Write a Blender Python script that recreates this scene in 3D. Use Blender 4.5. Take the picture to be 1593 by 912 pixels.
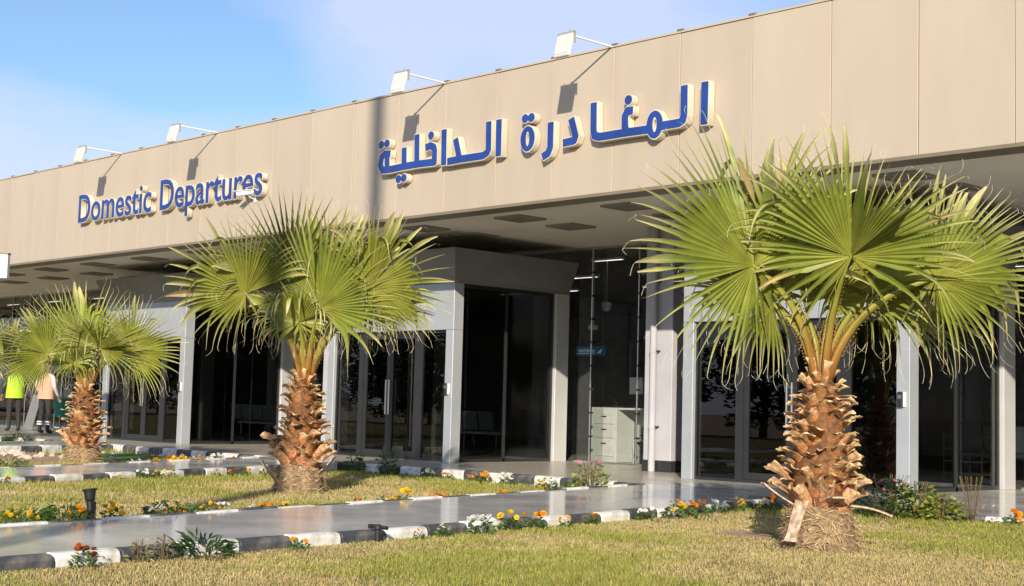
import bpy, math, random
import numpy as np
from mathutils import Vector, Matrix, noise as mnoise

# ------------------------------------------------------------------ camera, sky, sun, exposure
scene = bpy.context.scene
for o in list(bpy.data.objects):
    bpy.data.objects.remove(o)
col = scene.collection
rnd = random.Random(7)
R = math.radians

YAW, PITCH, ROLL = 0.798123, 0.080872, 0.026481
fwd = Vector((-math.sin(YAW) * math.cos(PITCH), math.cos(YAW) * math.cos(PITCH), math.sin(PITCH)))
rgt = Vector((math.cos(YAW), math.sin(YAW), 0))
upv = rgt.cross(fwd)
cr = math.cos(ROLL) * rgt + math.sin(ROLL) * upv
cu = -math.sin(ROLL) * rgt + math.cos(ROLL) * upv
cam_d = bpy.data.cameras.new('camera')
cam = bpy.data.objects.new('camera', cam_d)
col.objects.link(cam)
m = Matrix((cr, cu, -fwd)).transposed().to_4x4()
m.translation = Vector((0, 0, 1.0))
cam.matrix_world = m
cam_d.sensor_width = 36.0
cam_d.lens = 36.0 * 2206.9 / 1593.0
cam_d.clip_start = 0.1
cam_d.clip_end = 3000
scene.camera = cam

SUN = Vector((0.622, -0.702, 0.347)).normalized()       # towards the sun
sun_d = bpy.data.lights.new('sun', 'SUN')
sun_d.energy = 4.6
sun_d.angle = R(0.53)
sun_d.color = (1.0, 0.90, 0.75)
sun = bpy.data.objects.new('sun', sun_d)
sun.rotation_euler = (-SUN).to_track_quat('-Z', 'Y').to_euler()
sun.location = (20, -20, 30)
col.objects.link(sun)

world = bpy.data.worlds.new('World')
scene.world = world
world.use_nodes = True
wn, wl = world.node_tree.nodes, world.node_tree.links
wn.clear()
w_out = wn.new('ShaderNodeOutputWorld')
w_bg = wn.new('ShaderNodeBackground')
w_sky = wn.new('ShaderNodeTexSky')
w_sky.sky_type = 'NISHITA'
w_sky.sun_disc = False
w_sky.sun_elevation = math.asin(SUN.z)
w_sky.sun_rotation = math.atan2(SUN.x, SUN.y)
w_sky.altitude = 200
w_sky.air_density = 1.0
w_sky.dust_density = 0.3
w_sky.ozone_density = 4.0
w_bg.inputs['Strength'].default_value = 0.115
# thin clouds, spread over the whole sky
w_tc = wn.new('ShaderNodeTexCoord')
w_map = wn.new('ShaderNodeMapping')
w_map.inputs['Scale'].default_value = (1.0, 1.0, 2.6)
w_map.inputs['Location'].default_value = (4.21, 2.19, 1.53)
w_n = wn.new('ShaderNodeTexNoise')
w_n.inputs['Scale'].default_value = 2.1
w_n.inputs['Detail'].default_value = 7
w_n.inputs['Roughness'].default_value = 0.5
w_n.inputs['Distortion'].default_value = 0.35
w_r = wn.new('ShaderNodeValToRGB')
w_r.color_ramp.elements[0].position = 0.44
w_r.color_ramp.elements[0].color = (.06, .06, .06, 1)
w_r.color_ramp.elements[1].position = 0.60
w_r.color_ramp.elements[1].color = (0.72, 0.72, 0.72, 1)
w_mix = wn.new('ShaderNodeMix')
w_mix.data_type = 'RGBA'
w_mix.inputs['B'].default_value = (4.6, 4.95, 6.4, 1)
wl.new(w_tc.outputs['Generated'], w_map.inputs['Vector'])
wl.new(w_map.outputs['Vector'], w_n.inputs['Vector'])
wl.new(w_n.outputs['Fac'], w_r.inputs['Fac'])
wl.new(w_r.outputs['Color'], w_mix.inputs['Factor'])
wl.new(w_sky.outputs['Color'], w_mix.inputs['A'])
wl.new(w_mix.outputs['Result'], w_bg.inputs['Color'])
wl.new(w_bg.outputs['Background'], w_out.inputs['Surface'])

scene.view_settings.view_transform = 'Standard'
scene.view_settings.look = 'None'
scene.view_settings.gamma = 1.0
scene.view_settings.exposure = 0.48
scene.render.engine = 'CYCLES'
scene.cycles.max_bounces = 8
scene.cycles.transparent_max_bounces = 16
scene.cycles.use_denoising = True

# ------------------------------------------------------------------ helpers
def tag(o, label=None, cat=None, group=None, kind=None):
    if label: o['label'] = label
    if cat: o['category'] = cat
    if group: o['group'] = group
    if kind: o['kind'] = kind
    return o

def empty(name, loc=(0, 0, 0), rz=0.0):
    o = bpy.data.objects.new(name, None)
    o.empty_display_size = 0.1
    col.objects.link(o)
    o.location = loc
    o.rotation_euler = (0, 0, rz)
    return o

def link(name, me, parent=None, loc=(0, 0, 0), rot=(0, 0, 0), scale=(1, 1, 1)):
    o = bpy.data.objects.new(name, me)
    col.objects.link(o)
    o.location = loc
    o.rotation_euler = rot
    o.scale = scale
    if parent: o.parent = parent
    return o

def copy_tree(o, parent=None):
    c = o.copy()
    col.objects.link(c)
    c.parent = parent
    for ch in list(o.children):
        copy_tree(ch, c)
    return c

class MB:
    """collects faces, then links them as one mesh"""
    def __init__(s):
        s.v, s.f, s.m, s.c = [], [], [], []
        s.mi = 0
    def mat(s, i):
        s.mi = i
        return s
    def add(s, vs, fs):
        n = len(s.v)
        s.v += [tuple(p) for p in vs]
        for f in fs:
            s.f.append([n + i for i in f])
            s.m.append(s.mi)
        return s
    def box(s, x0, x1, y0, y1, z0, z1, b=0.0):
        if b <= 0:
            vs = [(x, y, z) for z in (z0, z1) for y in (y0, y1) for x in (x0, x1)]
            return s.add(vs, [(0, 2, 3, 1), (4, 5, 7, 6), (0, 1, 5, 4), (2, 6, 7, 3), (0, 4, 6, 2), (1, 3, 7, 5)])
        b = min(b, (x1 - x0) * .45, (y1 - y0) * .45, (z1 - z0) * .45)
        vs, idx = [], {}
        for sx, X, xi in ((0, x0, x0 + b), (1, x1, x1 - b)):
            for sy, Yv, yi in ((0, y0, y0 + b), (1, y1, y1 - b)):
                for sz, Z, zi in ((0, z0, z0 + b), (1, z1, z1 - b)):
                    idx[sx, sy, sz] = len(vs)
                    vs += [(X, yi, zi), (xi, Yv, zi), (xi, yi, Z)]
        I = lambda a, b_, c, k: idx[a, b_, c] + k
        fs = []
        for a in (0, 1):
            q = [I(a, 0, 0, 0), I(a, 1, 0, 0), I(a, 1, 1, 0), I(a, 0, 1, 0)]; fs.append(q if a else q[::-1])
            q = [I(0, a, 0, 1), I(1, a, 0, 1), I(1, a, 1, 1), I(0, a, 1, 1)]; fs.append(q[::-1] if a else q)
            q = [I(0, 0, a, 2), I(1, 0, a, 2), I(1, 1, a, 2), I(0, 1, a, 2)]; fs.append(q if a else q[::-1])
        for a in (0, 1):
            for c in (0, 1):
                fs.append([I(0, a, c, 1), I(1, a, c, 1), I(1, a, c, 2), I(0, a, c, 2)])
                fs.append([I(a, 0, c, 0), I(a, 1, c, 0), I(a, 1, c, 2), I(a, 0, c, 2)])
                fs.append([I(a, c, 0, 0), I(a, c, 1, 0), I(a, c, 1, 1), I(a, c, 0, 1)])
        for k in idx.values():
            fs.append([k, k + 1, k + 2])
        return s.add(vs, fs)
    def tube(s, pts, rad, n=8, cap=True, flat=1.0):
        pts = [Vector(p) for p in pts]
        rad = rad if isinstance(rad, (list, tuple)) else [rad] * len(pts)
        vs = []
        t0 = (pts[1] - pts[0]).normalized()
        ref = Vector((0, 0, 1)) if abs(t0.z) < .9 else Vector((1, 0, 0))
        for i, p in enumerate(pts):
            t = (pts[min(i + 1, len(pts) - 1)] - pts[max(i - 1, 0)]).normalized()
            a = t.cross(ref).normalized()
            b = a.cross(t).normalized()
            for k in range(n):
                an = 2 * math.pi * k / n
                vs.append(p + a * math.cos(an) * rad[i] + b * math.sin(an) * rad[i] * flat)
        fs = []
        for i in range(len(pts) - 1):
            for k in range(n):
                fs.append([i * n + k, i * n + (k + 1) % n, (i + 1) * n + (k + 1) % n, (i + 1) * n + k])
        if cap:
            fs.append(list(range(n))[::-1])
            fs.append([(len(pts) - 1) * n + k for k in range(n)])
        return s.add(vs, fs)
    def lathe(s, prof, n=16, c=(0, 0, 0), cap=True):
        vs = []
        for r, z in prof:
            for k in range(n):
                an = 2 * math.pi * k / n
                vs.append((c[0] + r * math.cos(an), c[1] + r * math.sin(an), c[2] + z))
        fs = []
        for i in range(len(prof) - 1):
            for k in range(n):
                fs.append([i * n + k, i * n + (k + 1) % n, (i + 1) * n + (k + 1) % n, (i + 1) * n + k])
        if cap:
            fs.append(list(range(n))[::-1])
            fs.append([(len(prof) - 1) * n + k for k in range(n)])
        return s.add(vs, fs)
    def prism(s, poly, z0, z1):
        n = len(poly)
        vs = [(x, y, z0) for x, y in poly] + [(x, y, z1) for x, y in poly]
        fs = [list(range(n))[::-1], list(range(n, 2 * n))]
        for i in range(n):
            j = (i + 1) % n
            fs.append([i, j, n + j, n + i])
        return s.add(vs, fs)
    def mesh(s, name, mats, smooth=False):
        me = bpy.data.meshes.new(name)
        me.from_pydata(s.v, [], s.f)
        for mt in (mats if isinstance(mats, (list, tuple)) else [mats]):
            me.materials.append(mt)
        me.polygons.foreach_set('material_index', s.m)
        if smooth:
            me.polygons.foreach_set('use_smooth', [True] * len(me.polygons))
        if s.c:
            at = me.color_attributes.new('tint', 'FLOAT_COLOR', 'POINT')
            at.data.foreach_set('color', np.array(s.c, dtype=np.float32).ravel())
        me.update()
        return me
    def build(s, name, mats, parent=None, smooth=False, loc=(0, 0, 0)):
        return link(name, s.mesh(name, mats, smooth), parent, loc)

# ------------------------------------------------------------------ materials
def new_mat(name):
    mt = bpy.data.materials.new(name)
    mt.use_nodes = True
    nt = mt.node_tree
    return mt, nt, nt.nodes['Principled BSDF'], nt.nodes['Material Output']

def pmat(name, c1, c2=None, rough=.6, metal=0.0, scale=4.0, detail=5, bump=0.0, bscale=40.0, coord='Object', lo=.35, hi=.65, spec=.5, stretch=None, rvar=0.0):
    mt, nt, bs, out = new_mat(name)
    N, L = nt.nodes, nt.links
    bs.inputs['Roughness'].default_value = rough
    bs.inputs['Metallic'].default_value = metal
    bs.inputs['Specular IOR Level'].default_value = spec
    tc = N.new('ShaderNodeTexCoord')
    src = tc.outputs[coord]
    if stretch:
        mp = N.new('ShaderNodeMapping')
        mp.inputs['Scale'].default_value = stretch
        L.new(src, mp.inputs['Vector'])
        src = mp.outputs['Vector']
    if c2 is None:
        c2 = tuple(x * .88 for x in c1)
    n = N.new('ShaderNodeTexNoise')
    n.inputs['Scale'].default_value = scale
    n.inputs['Detail'].default_value = detail
    L.new(src, n.inputs['Vector'])
    rp = N.new('ShaderNodeValToRGB')
    rp.color_ramp.elements[0].position = lo
    rp.color_ramp.elements[1].position = hi
    rp.color_ramp.elements[0].color = (*c1, 1)
    rp.color_ramp.elements[1].color = (*c2, 1)
    L.new(n.outputs['Fac'], rp.inputs['Fac'])
    L.new(rp.outputs['Color'], bs.inputs['Base Color'])
    if rvar:
        mr = N.new('ShaderNodeMapRange')
        mr.inputs['To Min'].default_value = max(0, rough - rvar)
        mr.inputs['To Max'].default_value = rough + rvar
        L.new(n.outputs['Fac'], mr.inputs['Value'])
        L.new(mr.outputs['Result'], bs.inputs['Roughness'])
    if bump:
        b = N.new('ShaderNodeTexNoise')
        b.inputs['Scale'].default_value = bscale
        b.inputs['Detail'].default_value = 4
        L.new(src, b.inputs['Vector'])
        bp = N.new('ShaderNodeBump')
        bp.inputs['Strength'].default_value = bump
        bp.inputs['Distance'].default_value = .02
        L.new(b.outputs['Fac'], bp.inputs['Height'])
        L.new(bp.outputs['Normal'], bs.inputs['Normal'])
    return mt

def tint_mat(name, rough=.55, trans=0.25, gloss=.35, var=.25, vscale=6.0, mul=1.0):
    """leaf-like: colour from the mesh's tint attribute, some light through the leaf"""
    mt, nt, bs, out = new_mat(name)
    N, L = nt.nodes, nt.links
    at = N.new('ShaderNodeAttribute')
    at.attribute_name = 'tint'
    tc = N.new('ShaderNodeTexCoord')
    n = N.new('ShaderNodeTexNoise')
    n.inputs['Scale'].default_value = vscale
    n.inputs['Detail'].default_value = 4
    L.new(tc.outputs['Object'], n.inputs['Vector'])
    mr = N.new('ShaderNodeMapRange')
    mr.inputs['From Min'].default_value = .3
    mr.inputs['From Max'].default_value = .7
    mr.inputs['To Min'].default_value = (1 - var) * mul
    mr.inputs['To Max'].default_value = (1 + var) * mul
    L.new(n.outputs['Fac'], mr.inputs['Value'])
    mx = N.new('ShaderNodeVectorMath')
    mx.operation = 'SCALE'
    L.new(at.outputs['Color'], mx.inputs[0])
    L.new(mr.outputs['Result'], mx.inputs['Scale'])
    L.new(mx.outputs['Vector'], bs.inputs['Base Color'])
    bs.inputs['Roughness'].default_value = rough
    bs.inputs['Specular IOR Level'].default_value = gloss
    if trans:
        tr = N.new('ShaderNodeBsdfTranslucent')
        L.new(mx.outputs['Vector'], tr.inputs['Color'])
        ms = N.new('ShaderNodeMixShader')
        ms.inputs['Fac'].default_value = trans
        L.new(bs.outputs['BSDF'], ms.inputs[1])
        L.new(tr.outputs['BSDF'], ms.inputs[2])
        L.new(ms.outputs['Shader'], out.inputs['Surface'])
    return mt

def glass_mat(name, tint, rough=0.0, ior=1.5, wob=0.0):
    mt, nt, bs, out = new_mat(name)
    N, L = nt.nodes, nt.links
    N.remove(bs)
    t = N.new('ShaderNodeBsdfTransparent')
    t.inputs['Color'].default_value = (*tint, 1)
    g = N.new('ShaderNodeBsdfGlossy')
    g.inputs['Roughness'].default_value = rough
    fr = N.new('ShaderNodeFresnel')
    gm = N.new('ShaderNodeNewGeometry'); mi = N.new('ShaderNodeMapRange')
    mi.inputs['To Min'].default_value = ior; mi.inputs['To Max'].default_value = 1 / ior
    L.new(gm.outputs['Backfacing'], mi.inputs['Value']); L.new(mi.outputs['Result'], fr.inputs['IOR'])
    ms = N.new('ShaderNodeMixShader')
    L.new(fr.outputs['Fac'], ms.inputs['Fac'])
    L.new(t.outputs['BSDF'], ms.inputs[1])
    L.new(g.outputs['BSDF'], ms.inputs[2])
    L.new(ms.outputs['Shader'], out.inputs['Surface'])
    if wob:
        tc = N.new('ShaderNodeTexCoord')
        n = N.new('ShaderNodeTexNoise')
        n.inputs['Scale'].default_value = 1.2
        n.inputs['Detail'].default_value = 1
        b = N.new('ShaderNodeBump')
        b.inputs['Strength'].default_value = wob
        b.inputs['Distance'].default_value = .01
        L.new(tc.outputs['Object'], n.inputs['Vector'])
        L.new(n.outputs['Fac'], b.inputs['Height'])
        L.new(b.outputs['Normal'], g.inputs['Normal'])
    return mt

def emit_mat(name, c, s):
    mt, nt, bs, out = new_mat(name)
    bs.inputs['Base Color'].default_value = (*c, 1)
    bs.inputs['Emission Color'].default_value = (*c, 1)
    bs.inputs['Emission Strength'].default_value = s
    return mt

M = {}
M['fascia'] = pmat('beige_cladding', (.465, .392, .305), (.428, .358, .276), rough=.55, scale=.9, detail=8, bump=.03, bscale=60, stretch=(1, 1, .25), rvar=.08)
def weather(mt):
    # each panel a touch different, faint vertical rain streaks
    nt = mt.node_tree; N, L = nt.nodes, nt.links; bs = N['Principled BSDF']
    src = bs.inputs['Base Color'].links[0].from_socket
    oi = N.new('ShaderNodeObjectInfo'); mr = N.new('ShaderNodeMapRange'); mr.inputs['To Min'].default_value = .955; mr.inputs['To Max'].default_value = 1.03
    L.new(oi.outputs['Random'], mr.inputs['Value'])
    tc = N.new('ShaderNodeTexCoord'); mp = N.new('ShaderNodeMapping'); mp.inputs['Scale'].default_value = (2.6, 2.6, .5)
    ad = N.new('ShaderNodeVectorMath'); ad.operation = 'ADD'; L.new(tc.outputs['Object'], ad.inputs[0]); L.new(oi.outputs['Location'], ad.inputs[1])
    n = N.new('ShaderNodeTexNoise'); n.inputs['Scale'].default_value = 1.6; n.inputs['Detail'].default_value = 5
    L.new(ad.outputs['Vector'], mp.inputs['Vector']); L.new(mp.outputs['Vector'], n.inputs['Vector'])
    m2 = N.new('ShaderNodeMapRange'); m2.inputs['From Min'].default_value = .35; m2.inputs['From Max'].default_value = .75; m2.inputs['To Min'].default_value = 1.012; m2.inputs['To Max'].default_value = .965
    L.new(n.outputs['Fac'], m2.inputs['Value'])
    mm = N.new('ShaderNodeMath'); mm.operation = 'MULTIPLY'; L.new(mr.outputs['Result'], mm.inputs[0]); L.new(m2.outputs['Result'], mm.inputs[1])
    sc = N.new('ShaderNodeVectorMath'); sc.operation = 'SCALE'; L.new(src, sc.inputs[0]); L.new(mm.outputs['Value'], sc.inputs['Scale']); L.new(sc.outputs['Vector'], bs.inputs['Base Color'])
weather(M['fascia'])
M['fascia_edge'] = pmat('fascia_trim', (.20, .165, .11), rough=.5)
M['joint'] = pmat('joint_seal', (.12, .095, .07), rough=.8)
M['soffit'] = pmat('soffit_panel', (.80, .76, .67), (.72, .68, .60), rough=.7, scale=1.1, detail=6)
M['grille'] = pmat('grille_metal', (.30, .28, .24), rough=.6)
M['alu'] = pmat('grey_cladding', (.40, .425, .45), (.365, .39, .415), rough=.38, metal=.25, scale=2.0, bump=.015, bscale=30, rvar=.07)
M['alu_light'] = pmat('light_grey_cladding', (.52, .52, .51), (.47, .47, .46), rough=.42, metal=.2, scale=2.0, rvar=.06)
M['cornice'] = pmat('cornice_cladding', (.24, .238, .225), (.20, .198, .19), rough=.45, metal=.2, scale=1.5)
M['frame'] = pmat('dark_door_frame', (.035, .036, .038), rough=.4, metal=.3)
M['steel'] = pmat('brushed_steel', (.55, .55, .54), rough=.3, metal=.9, scale=8)
M['white_paint'] = pmat('white_paint', (.78, .77, .73), (.70, .69, .65), rough=.5, scale=6)
M['lamp_white'] = pmat('lamp_enamel', (.60, .595, .57), (.52, .51, .48), rough=.45, scale=9)
M['wall_white'] = pmat('white_render', (.44, .435, .46), (.39, .385, .41), rough=.7, scale=1.6, detail=7, bump=.05, bscale=50)
M['base_tile'] = pmat('black_base_tile', (.03, .03, .032), rough=.25)
M['interior'] = pmat('interior_wall', (.24, .24, .23), (.19, .19, .18), rough=.7)
M['int_floor'] = pmat('interior_floor', (.26, .25, .23), (.2, .195, .18), rough=.25)
M['door_glass'] = glass_mat('dark_door_glass', (.46, .47, .47), ior=1.58, wob=.03)
M['clear_glass'] = glass_mat('clear_wall_glass', (.92, .935, .925), ior=1.5, wob=.015)
M['blue'] = pmat('blue_sign_face', (.016, .055, .27), (.012, .042, .21), rough=.4, scale=3)
M['letter_side'] = pmat('cream_letter_side', (.66, .59, .45), (.60, .53, .40), rough=.5, scale=3)
M['path'] = None
M['asphalt'] = pmat('asphalt', (.055, .054, .052), (.04, .04, .04), rough=.9, scale=3, bump=.3, bscale=300)
M['sand'] = pmat('sand_ground', (.42, .29, .17), (.33, .22, .125), rough=.95, scale=2.0, detail=8, bump=.5, bscale=60)
M['kerb_white'] = pmat('kerb_white_paint', (.74, .72, .68), (.46, .42, .35), rough=.6, scale=7, detail=10, lo=.46, hi=.70, bump=.15, bscale=40)
M['kerb_black'] = pmat('kerb_black_paint', (.050, .052, .060), (.17, .155, .135), rough=.6, scale=7, detail=10, lo=.46, hi=.70, bump=.15, bscale=40)
M['bark'] = tint_mat('palm_boot', rough=.8, trans=0.0, gloss=.2, var=.5, vscale=22)
M['fibre'] = tint_mat('palm_fibre', rough=.9, trans=0.0, gloss=.1, var=.45, vscale=25)
M['frond'] = tint_mat('palm_frond', rough=.42, trans=.28, gloss=.45, var=.16, vscale=5)
M['grass'] = tint_mat('grass_blade', rough=.7, trans=.25, gloss=.2, var=.12, vscale=1.5)
M['leaf'] = tint_mat('plant_leaf', rough=.45, trans=.25, gloss=.4, var=.3, vscale=20)
M['petal'] = tint_mat('flower_petal', rough=.6, trans=.3, gloss=.2, var=.12, vscale=40)
M['turf'] = pmat('artificial_turf', (.07, .17, .03), (.05, .13, .025), rough=.9, scale=30, bump=.6, bscale=400)
M['stone'] = pmat('pale_rubble', (.60, .52, .42), (.45, .38, .30), rough=.9, scale=12, bump=.4, bscale=30)
M['black'] = pmat('black_plastic', (.02, .02, .021), rough=.45)
M['led'] = emit_mat('ceiling_lamp_diffuser', (1.0, .95, .85), 1.3)
M['desk'] = pmat('desk_laminate', (.58, .58, .55), (.52, .52, .49), rough=.5)

def path_material():
    mt, nt, bs, out = new_mat('polished_stone_path')
    N, L = nt.nodes, nt.links
    tc = N.new('ShaderNodeTexCoord')
    n1 = N.new('ShaderNodeTexNoise'); n1.inputs['Scale'].default_value = .9; n1.inputs['Detail'].default_value = 9; n1.inputs['Roughness'].default_value = .62
    n2 = N.new('ShaderNodeTexNoise'); n2.inputs['Scale'].default_value = 90; n2.inputs['Detail'].default_value = 3
    L.new(tc.outputs['Object'], n1.inputs['Vector']); L.new(tc.outputs['Object'], n2.inputs['Vector'])
    r = N.new('ShaderNodeValToRGB')
    r.color_ramp.elements[0].position = .36; r.color_ramp.elements[0].color = (.50, .48, .44, 1)
    r.color_ramp.elements[1].position = .66; r.color_ramp.elements[1].color = (.70, .665, .60, 1)
    L.new(n1.outputs['Fac'], r.inputs['Fac'])
    mx = N.new('ShaderNodeMix'); mx.data_type = 'RGBA'; mx.blend_type = 'OVERLAY'; mx.inputs['Factor'].default_value = .25
    L.new(r.outputs['Color'], mx.inputs['A']); L.new(n2.outputs['Fac'], mx.inputs['B'])
    L.new(mx.outputs['Result'], bs.inputs['Base Color'])
    mr = N.new('ShaderNodeMapRange')
    mr.inputs['From Min'].default_value = .3; mr.inputs['From Max'].default_value = .7
    mr.inputs['To Min'].default_value = .05; mr.inputs['To Max'].default_value = .17
    L.new(n1.outputs['Fac'], mr.inputs['Value']); L.new(mr.outputs['Result'], bs.inputs['Roughness'])
    bp = N.new('ShaderNodeBump'); bp.inputs['Strength'].default_value = .04; bp.inputs['Distance'].default_value = .02
    n3 = N.new('ShaderNodeTexNoise'); n3.inputs['Scale'].default_value = 2.2; n3.inputs['Detail'].default_value = 2
    L.new(tc.outputs['Object'], n3.inputs['Vector']); L.new(n3.outputs['Fac'], bp.inputs['Height']); L.new(bp.outputs['Normal'], bs.inputs['Normal'])
    bs.inputs['Specular IOR Level'].default_value = .13
    return mt
M['path'] = path_material()
M['walk'] = pmat('dusty_stone_floor', (.52, .46, .37), (.43, .385, .31), spec=.25, rough=.25, scale=1.2, detail=8, rvar=.1)

def lawn_material():
    mt, nt, bs, out = new_mat('lawn_soil')
    N, L = nt.nodes, nt.links
    tc = N.new('ShaderNodeTexCoord')
    n1 = N.new('ShaderNodeTexNoise'); n1.inputs['Scale'].default_value = .8; n1.inputs['Detail'].default_value = 8
    r = N.new('ShaderNodeValToRGB')
    r.color_ramp.elements[0].position = .38; r.color_ramp.elements[0].color = (.14, .135, .045, 1)
    r.color_ramp.elements[1].position = .62; r.color_ramp.elements[1].color = (.27, .20, .085, 1)
    L.new(tc.outputs['Object'], n1.inputs['Vector']); L.new(n1.outputs['Fac'], r.inputs['Fac']); L.new(r.outputs['Color'], bs.inputs['Base Color'])
    bs.inputs['Roughness'].default_value = 1.0
    bs.inputs['Specular IOR Level'].default_value = .1
    return mt
M['lawn'] = lawn_material()

# ------------------------------------------------------------------ ground, paths, lawns
def RL(y): return -8.55 - 0.137 * (y - 3.97)          # right edge of the path to the near door
def LL(y): return -10.5 - 0.222 * (y - 4.86)          # its left edge
def P2R(y): return -16.53 - 0.393 * (y - 7.62)
def P2L(y): return -18.84 - 0.429 * (y - 8.68)
def P3R(y): return -26.5 - 0.333 * (y - 12.2)
def P3L(y): return P3R(y) - 2.5
YK = 15.15                                             # kerb line in front of the doors
def YR(x): return 13.95 + (x + 9.91) * 0.06 if x < -4 else 14.3
LAWN_Z = -0.085
def LZ(x, y):
    # the beds beyond the near path fall away towards the building
    return LAWN_Z if x > RL(y) - .05 else -0.05 - 0.0115 * (y - 5)

def sheet(name, poly, z, mat, kind='structure'):
    b = MB(); b.add([(x, y, z) for x, y in poly], [list(range(len(poly)))])
    return tag(b.build(name, mat), kind=kind)

sheet('ground', [(-900, -900), (900, -900), (900, 900), (-900, 900)], -0.30, M['sand'])
b = MB(); b.prism([(-120, -24), (60, -24), (60, -8.2), (-120, -8.2)], -.29, -.12)
tag(b.build('road', M['asphalt']), kind='structure')
b = MB()
for k in range(30):
    b.box(-110 + k * 5.6, -107.4 + k * 5.6, -16.1, -15.98, -.118, -.114)
tag(b.build('road_marking', M['white_paint']), kind='structure')

def slab(name, poly, mat):
    b = MB(); b.prism(poly, -.25, 0.0)
    return tag(b.build(name, mat), kind='structure')
slab('path', [(RL(-8), -8), (RL(13.9), 13.9), (LL(YK), YK), (LL(-8), -8)], M['path'])
slab('path', [(P2R(-8), -8), (P2R(YK), YK), (P2L(YK), YK), (P2L(-8), -8)], M['path'])
slab('path', [(P3R(-8), -8), (P3R(YK), YK), (P3L(YK), YK), (P3L(-8), -8)], M['path'])
slab('pavement', [(LL(YK), YK), (RL(13.9), 13.9), (-4, YR(-4)), (30, 14.3), (30, 20.2), (LL(YK), 20.2)], M['path'])
slab('pavement', [(-80, YK), (LL(YK), YK), (LL(YK), 20.2), (-80, 20.2)], M['walk'])

LAWNS = {
    'front': [(RL(-8) + .1, -8), (22, -8), (22, 14.2), (-4, 14.2), (-9.8, 13.85)],
    'middle': [(P2R(-8) + .1, -8), (LL(-8) - .1, -8), (LL(YK) - .1, YK - .05), (P2R(YK) + .1, YK - .05)],
    'left': [(P3R(-8) + .1, -8), (P2L(-8) - .1, -8), (P2L(YK) - .1, YK - .05), (P3R(YK) + .1, YK - .05)],
    'far': [(-70, -8), (P3L(-8) - .1, -8), (P3L(YK) - .1, YK - .05), (-70, YK - .05)],
}
for k, poly in LAWNS.items():
    b = MB(); b.add([(x, y, LAWN_Z if k == 'front' else LZ(-99, y)) for x, y in poly], [list(range(len(poly)))])
    tag(b.build('lawn', M['lawn']), kind='structure')

# painted kerbs, stone by stone
def stone_mesh(L, mat):
    b = MB()
    h0, h1, w = -.24, .014, .13
    n = 5
    prof = [(-w / 2, h0), (-w / 2, h1 - .035), (-w / 2 + .012, h1 - .012), (-w / 2 + .04, h1), (w / 2 - .02, h1), (w / 2, h1 - .02), (w / 2, h0)]
    P = len(prof)
    vs, fs = [], []
    e = .008
    for x, ins in ((-L / 2, .01), (-L / 2 + e, 0), (L / 2 - e, 0), (L / 2, .01)):
        for y, z in prof:
            yy = y * (1 - ins * 3)
            vs.append((x, yy, z - ins * (1 if z > -.1 else 0)))
    for i in range(3):
        for k in range(P - 1):
            fs.append([i * P + k, (i + 1) * P + k, (i + 1) * P + k + 1, i * P + k + 1])
    fs.append(list(range(P))); fs.append([3 * P + k for k in range(P)][::-1])
    b.add(vs, fs)
    return b.mesh('kerb_stone', mat)
SW, SB = stone_mesh(.505, M['kerb_white']), stone_mesh(.505, M['kerb_black'])
def kerb(pts, start=0, face=1):
    """pts: polyline; the rounded painted face looks to the right-hand side of travel (face=1)"""
    root = tag(empty('kerb', (pts[0][0], pts[0][1], 0)), kind='structure')
    k = start
    for (x0, y0), (x1, y1) in zip(pts[:-1], pts[1:]):
        d = Vector((x1 - x0, y1 - y0, 0)); L = d.length; n = max(1, round(L / .52)); d.normalize()
        a = math.atan2(d.y, d.x) + (0 if face > 0 else math.pi)
        nrm = Vector((d.y, -d.x, 0)) * face
        for i in range(n):
            c = Vector((x0, y0, 0)) + d * (L * (i + .5) / n) + nrm * (.055 + rnd.uniform(-.006, .006)) - Vector(root.location)
            o = link('kerb_stone', SW if k % 2 == 0 else SB, root, (c.x, c.y, rnd.uniform(-.012, .004)), (rnd.uniform(-.02, .02), rnd.uniform(-.01, .01), a + rnd.uniform(-.012, .012)), (L / n / .52 * 1.0, 1, 1))
            k += 1
    return root
kerb([(RL(1.75), 1.75), (RL(13.9), 13.9)], start=1, face=1)
kerb([(-9.9, 13.93), (-4, YR(-4)), (1.5, 14.3)], start=1, face=1)
kerb([(LL(1.7), 1.7), (LL(YK), YK)], start=0, face=-1)
kerb([(P2R(YK), YK), (LL(YK), YK)], start=1, face=1)
kerb([(P2R(5), 5), (P2R(YK), YK)], start=1, face=1)
kerb([(P2L(5), 5), (P2L(YK), YK)], start=1, face=-1)
kerb([(P3R(YK), YK), (P2L(YK), YK)], start=0, face=1)
kerb([(P3R(9), 9), (P3R(YK), YK)], start=0, face=1)
kerb([(-36, YK), (P3L(YK), YK)], start=0, face=1)

# ------------------------------------------------------------------ terminal building
YF, ZB, ZT, ZS = 15.05, 4.08, 6.26, 4.15
XA, XB = -74.0, 14.0
GX = 20.2                                               # glass line
bld = tag(empty('terminal_building', (XA, GX, 0)), 'long beige terminal with deep canopy, grey door porches and dark glass', 'building')
def part(mb, name, mat, parent=bld, smooth=False):
    o = mb.build(name, mat, None, smooth)
    par = parent
    o.parent = par
    off = Vector((0, 0, 0)); q = par
    while q:
        off += Vector(q.location); q = q.parent
    o.location = -off
    return o

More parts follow.
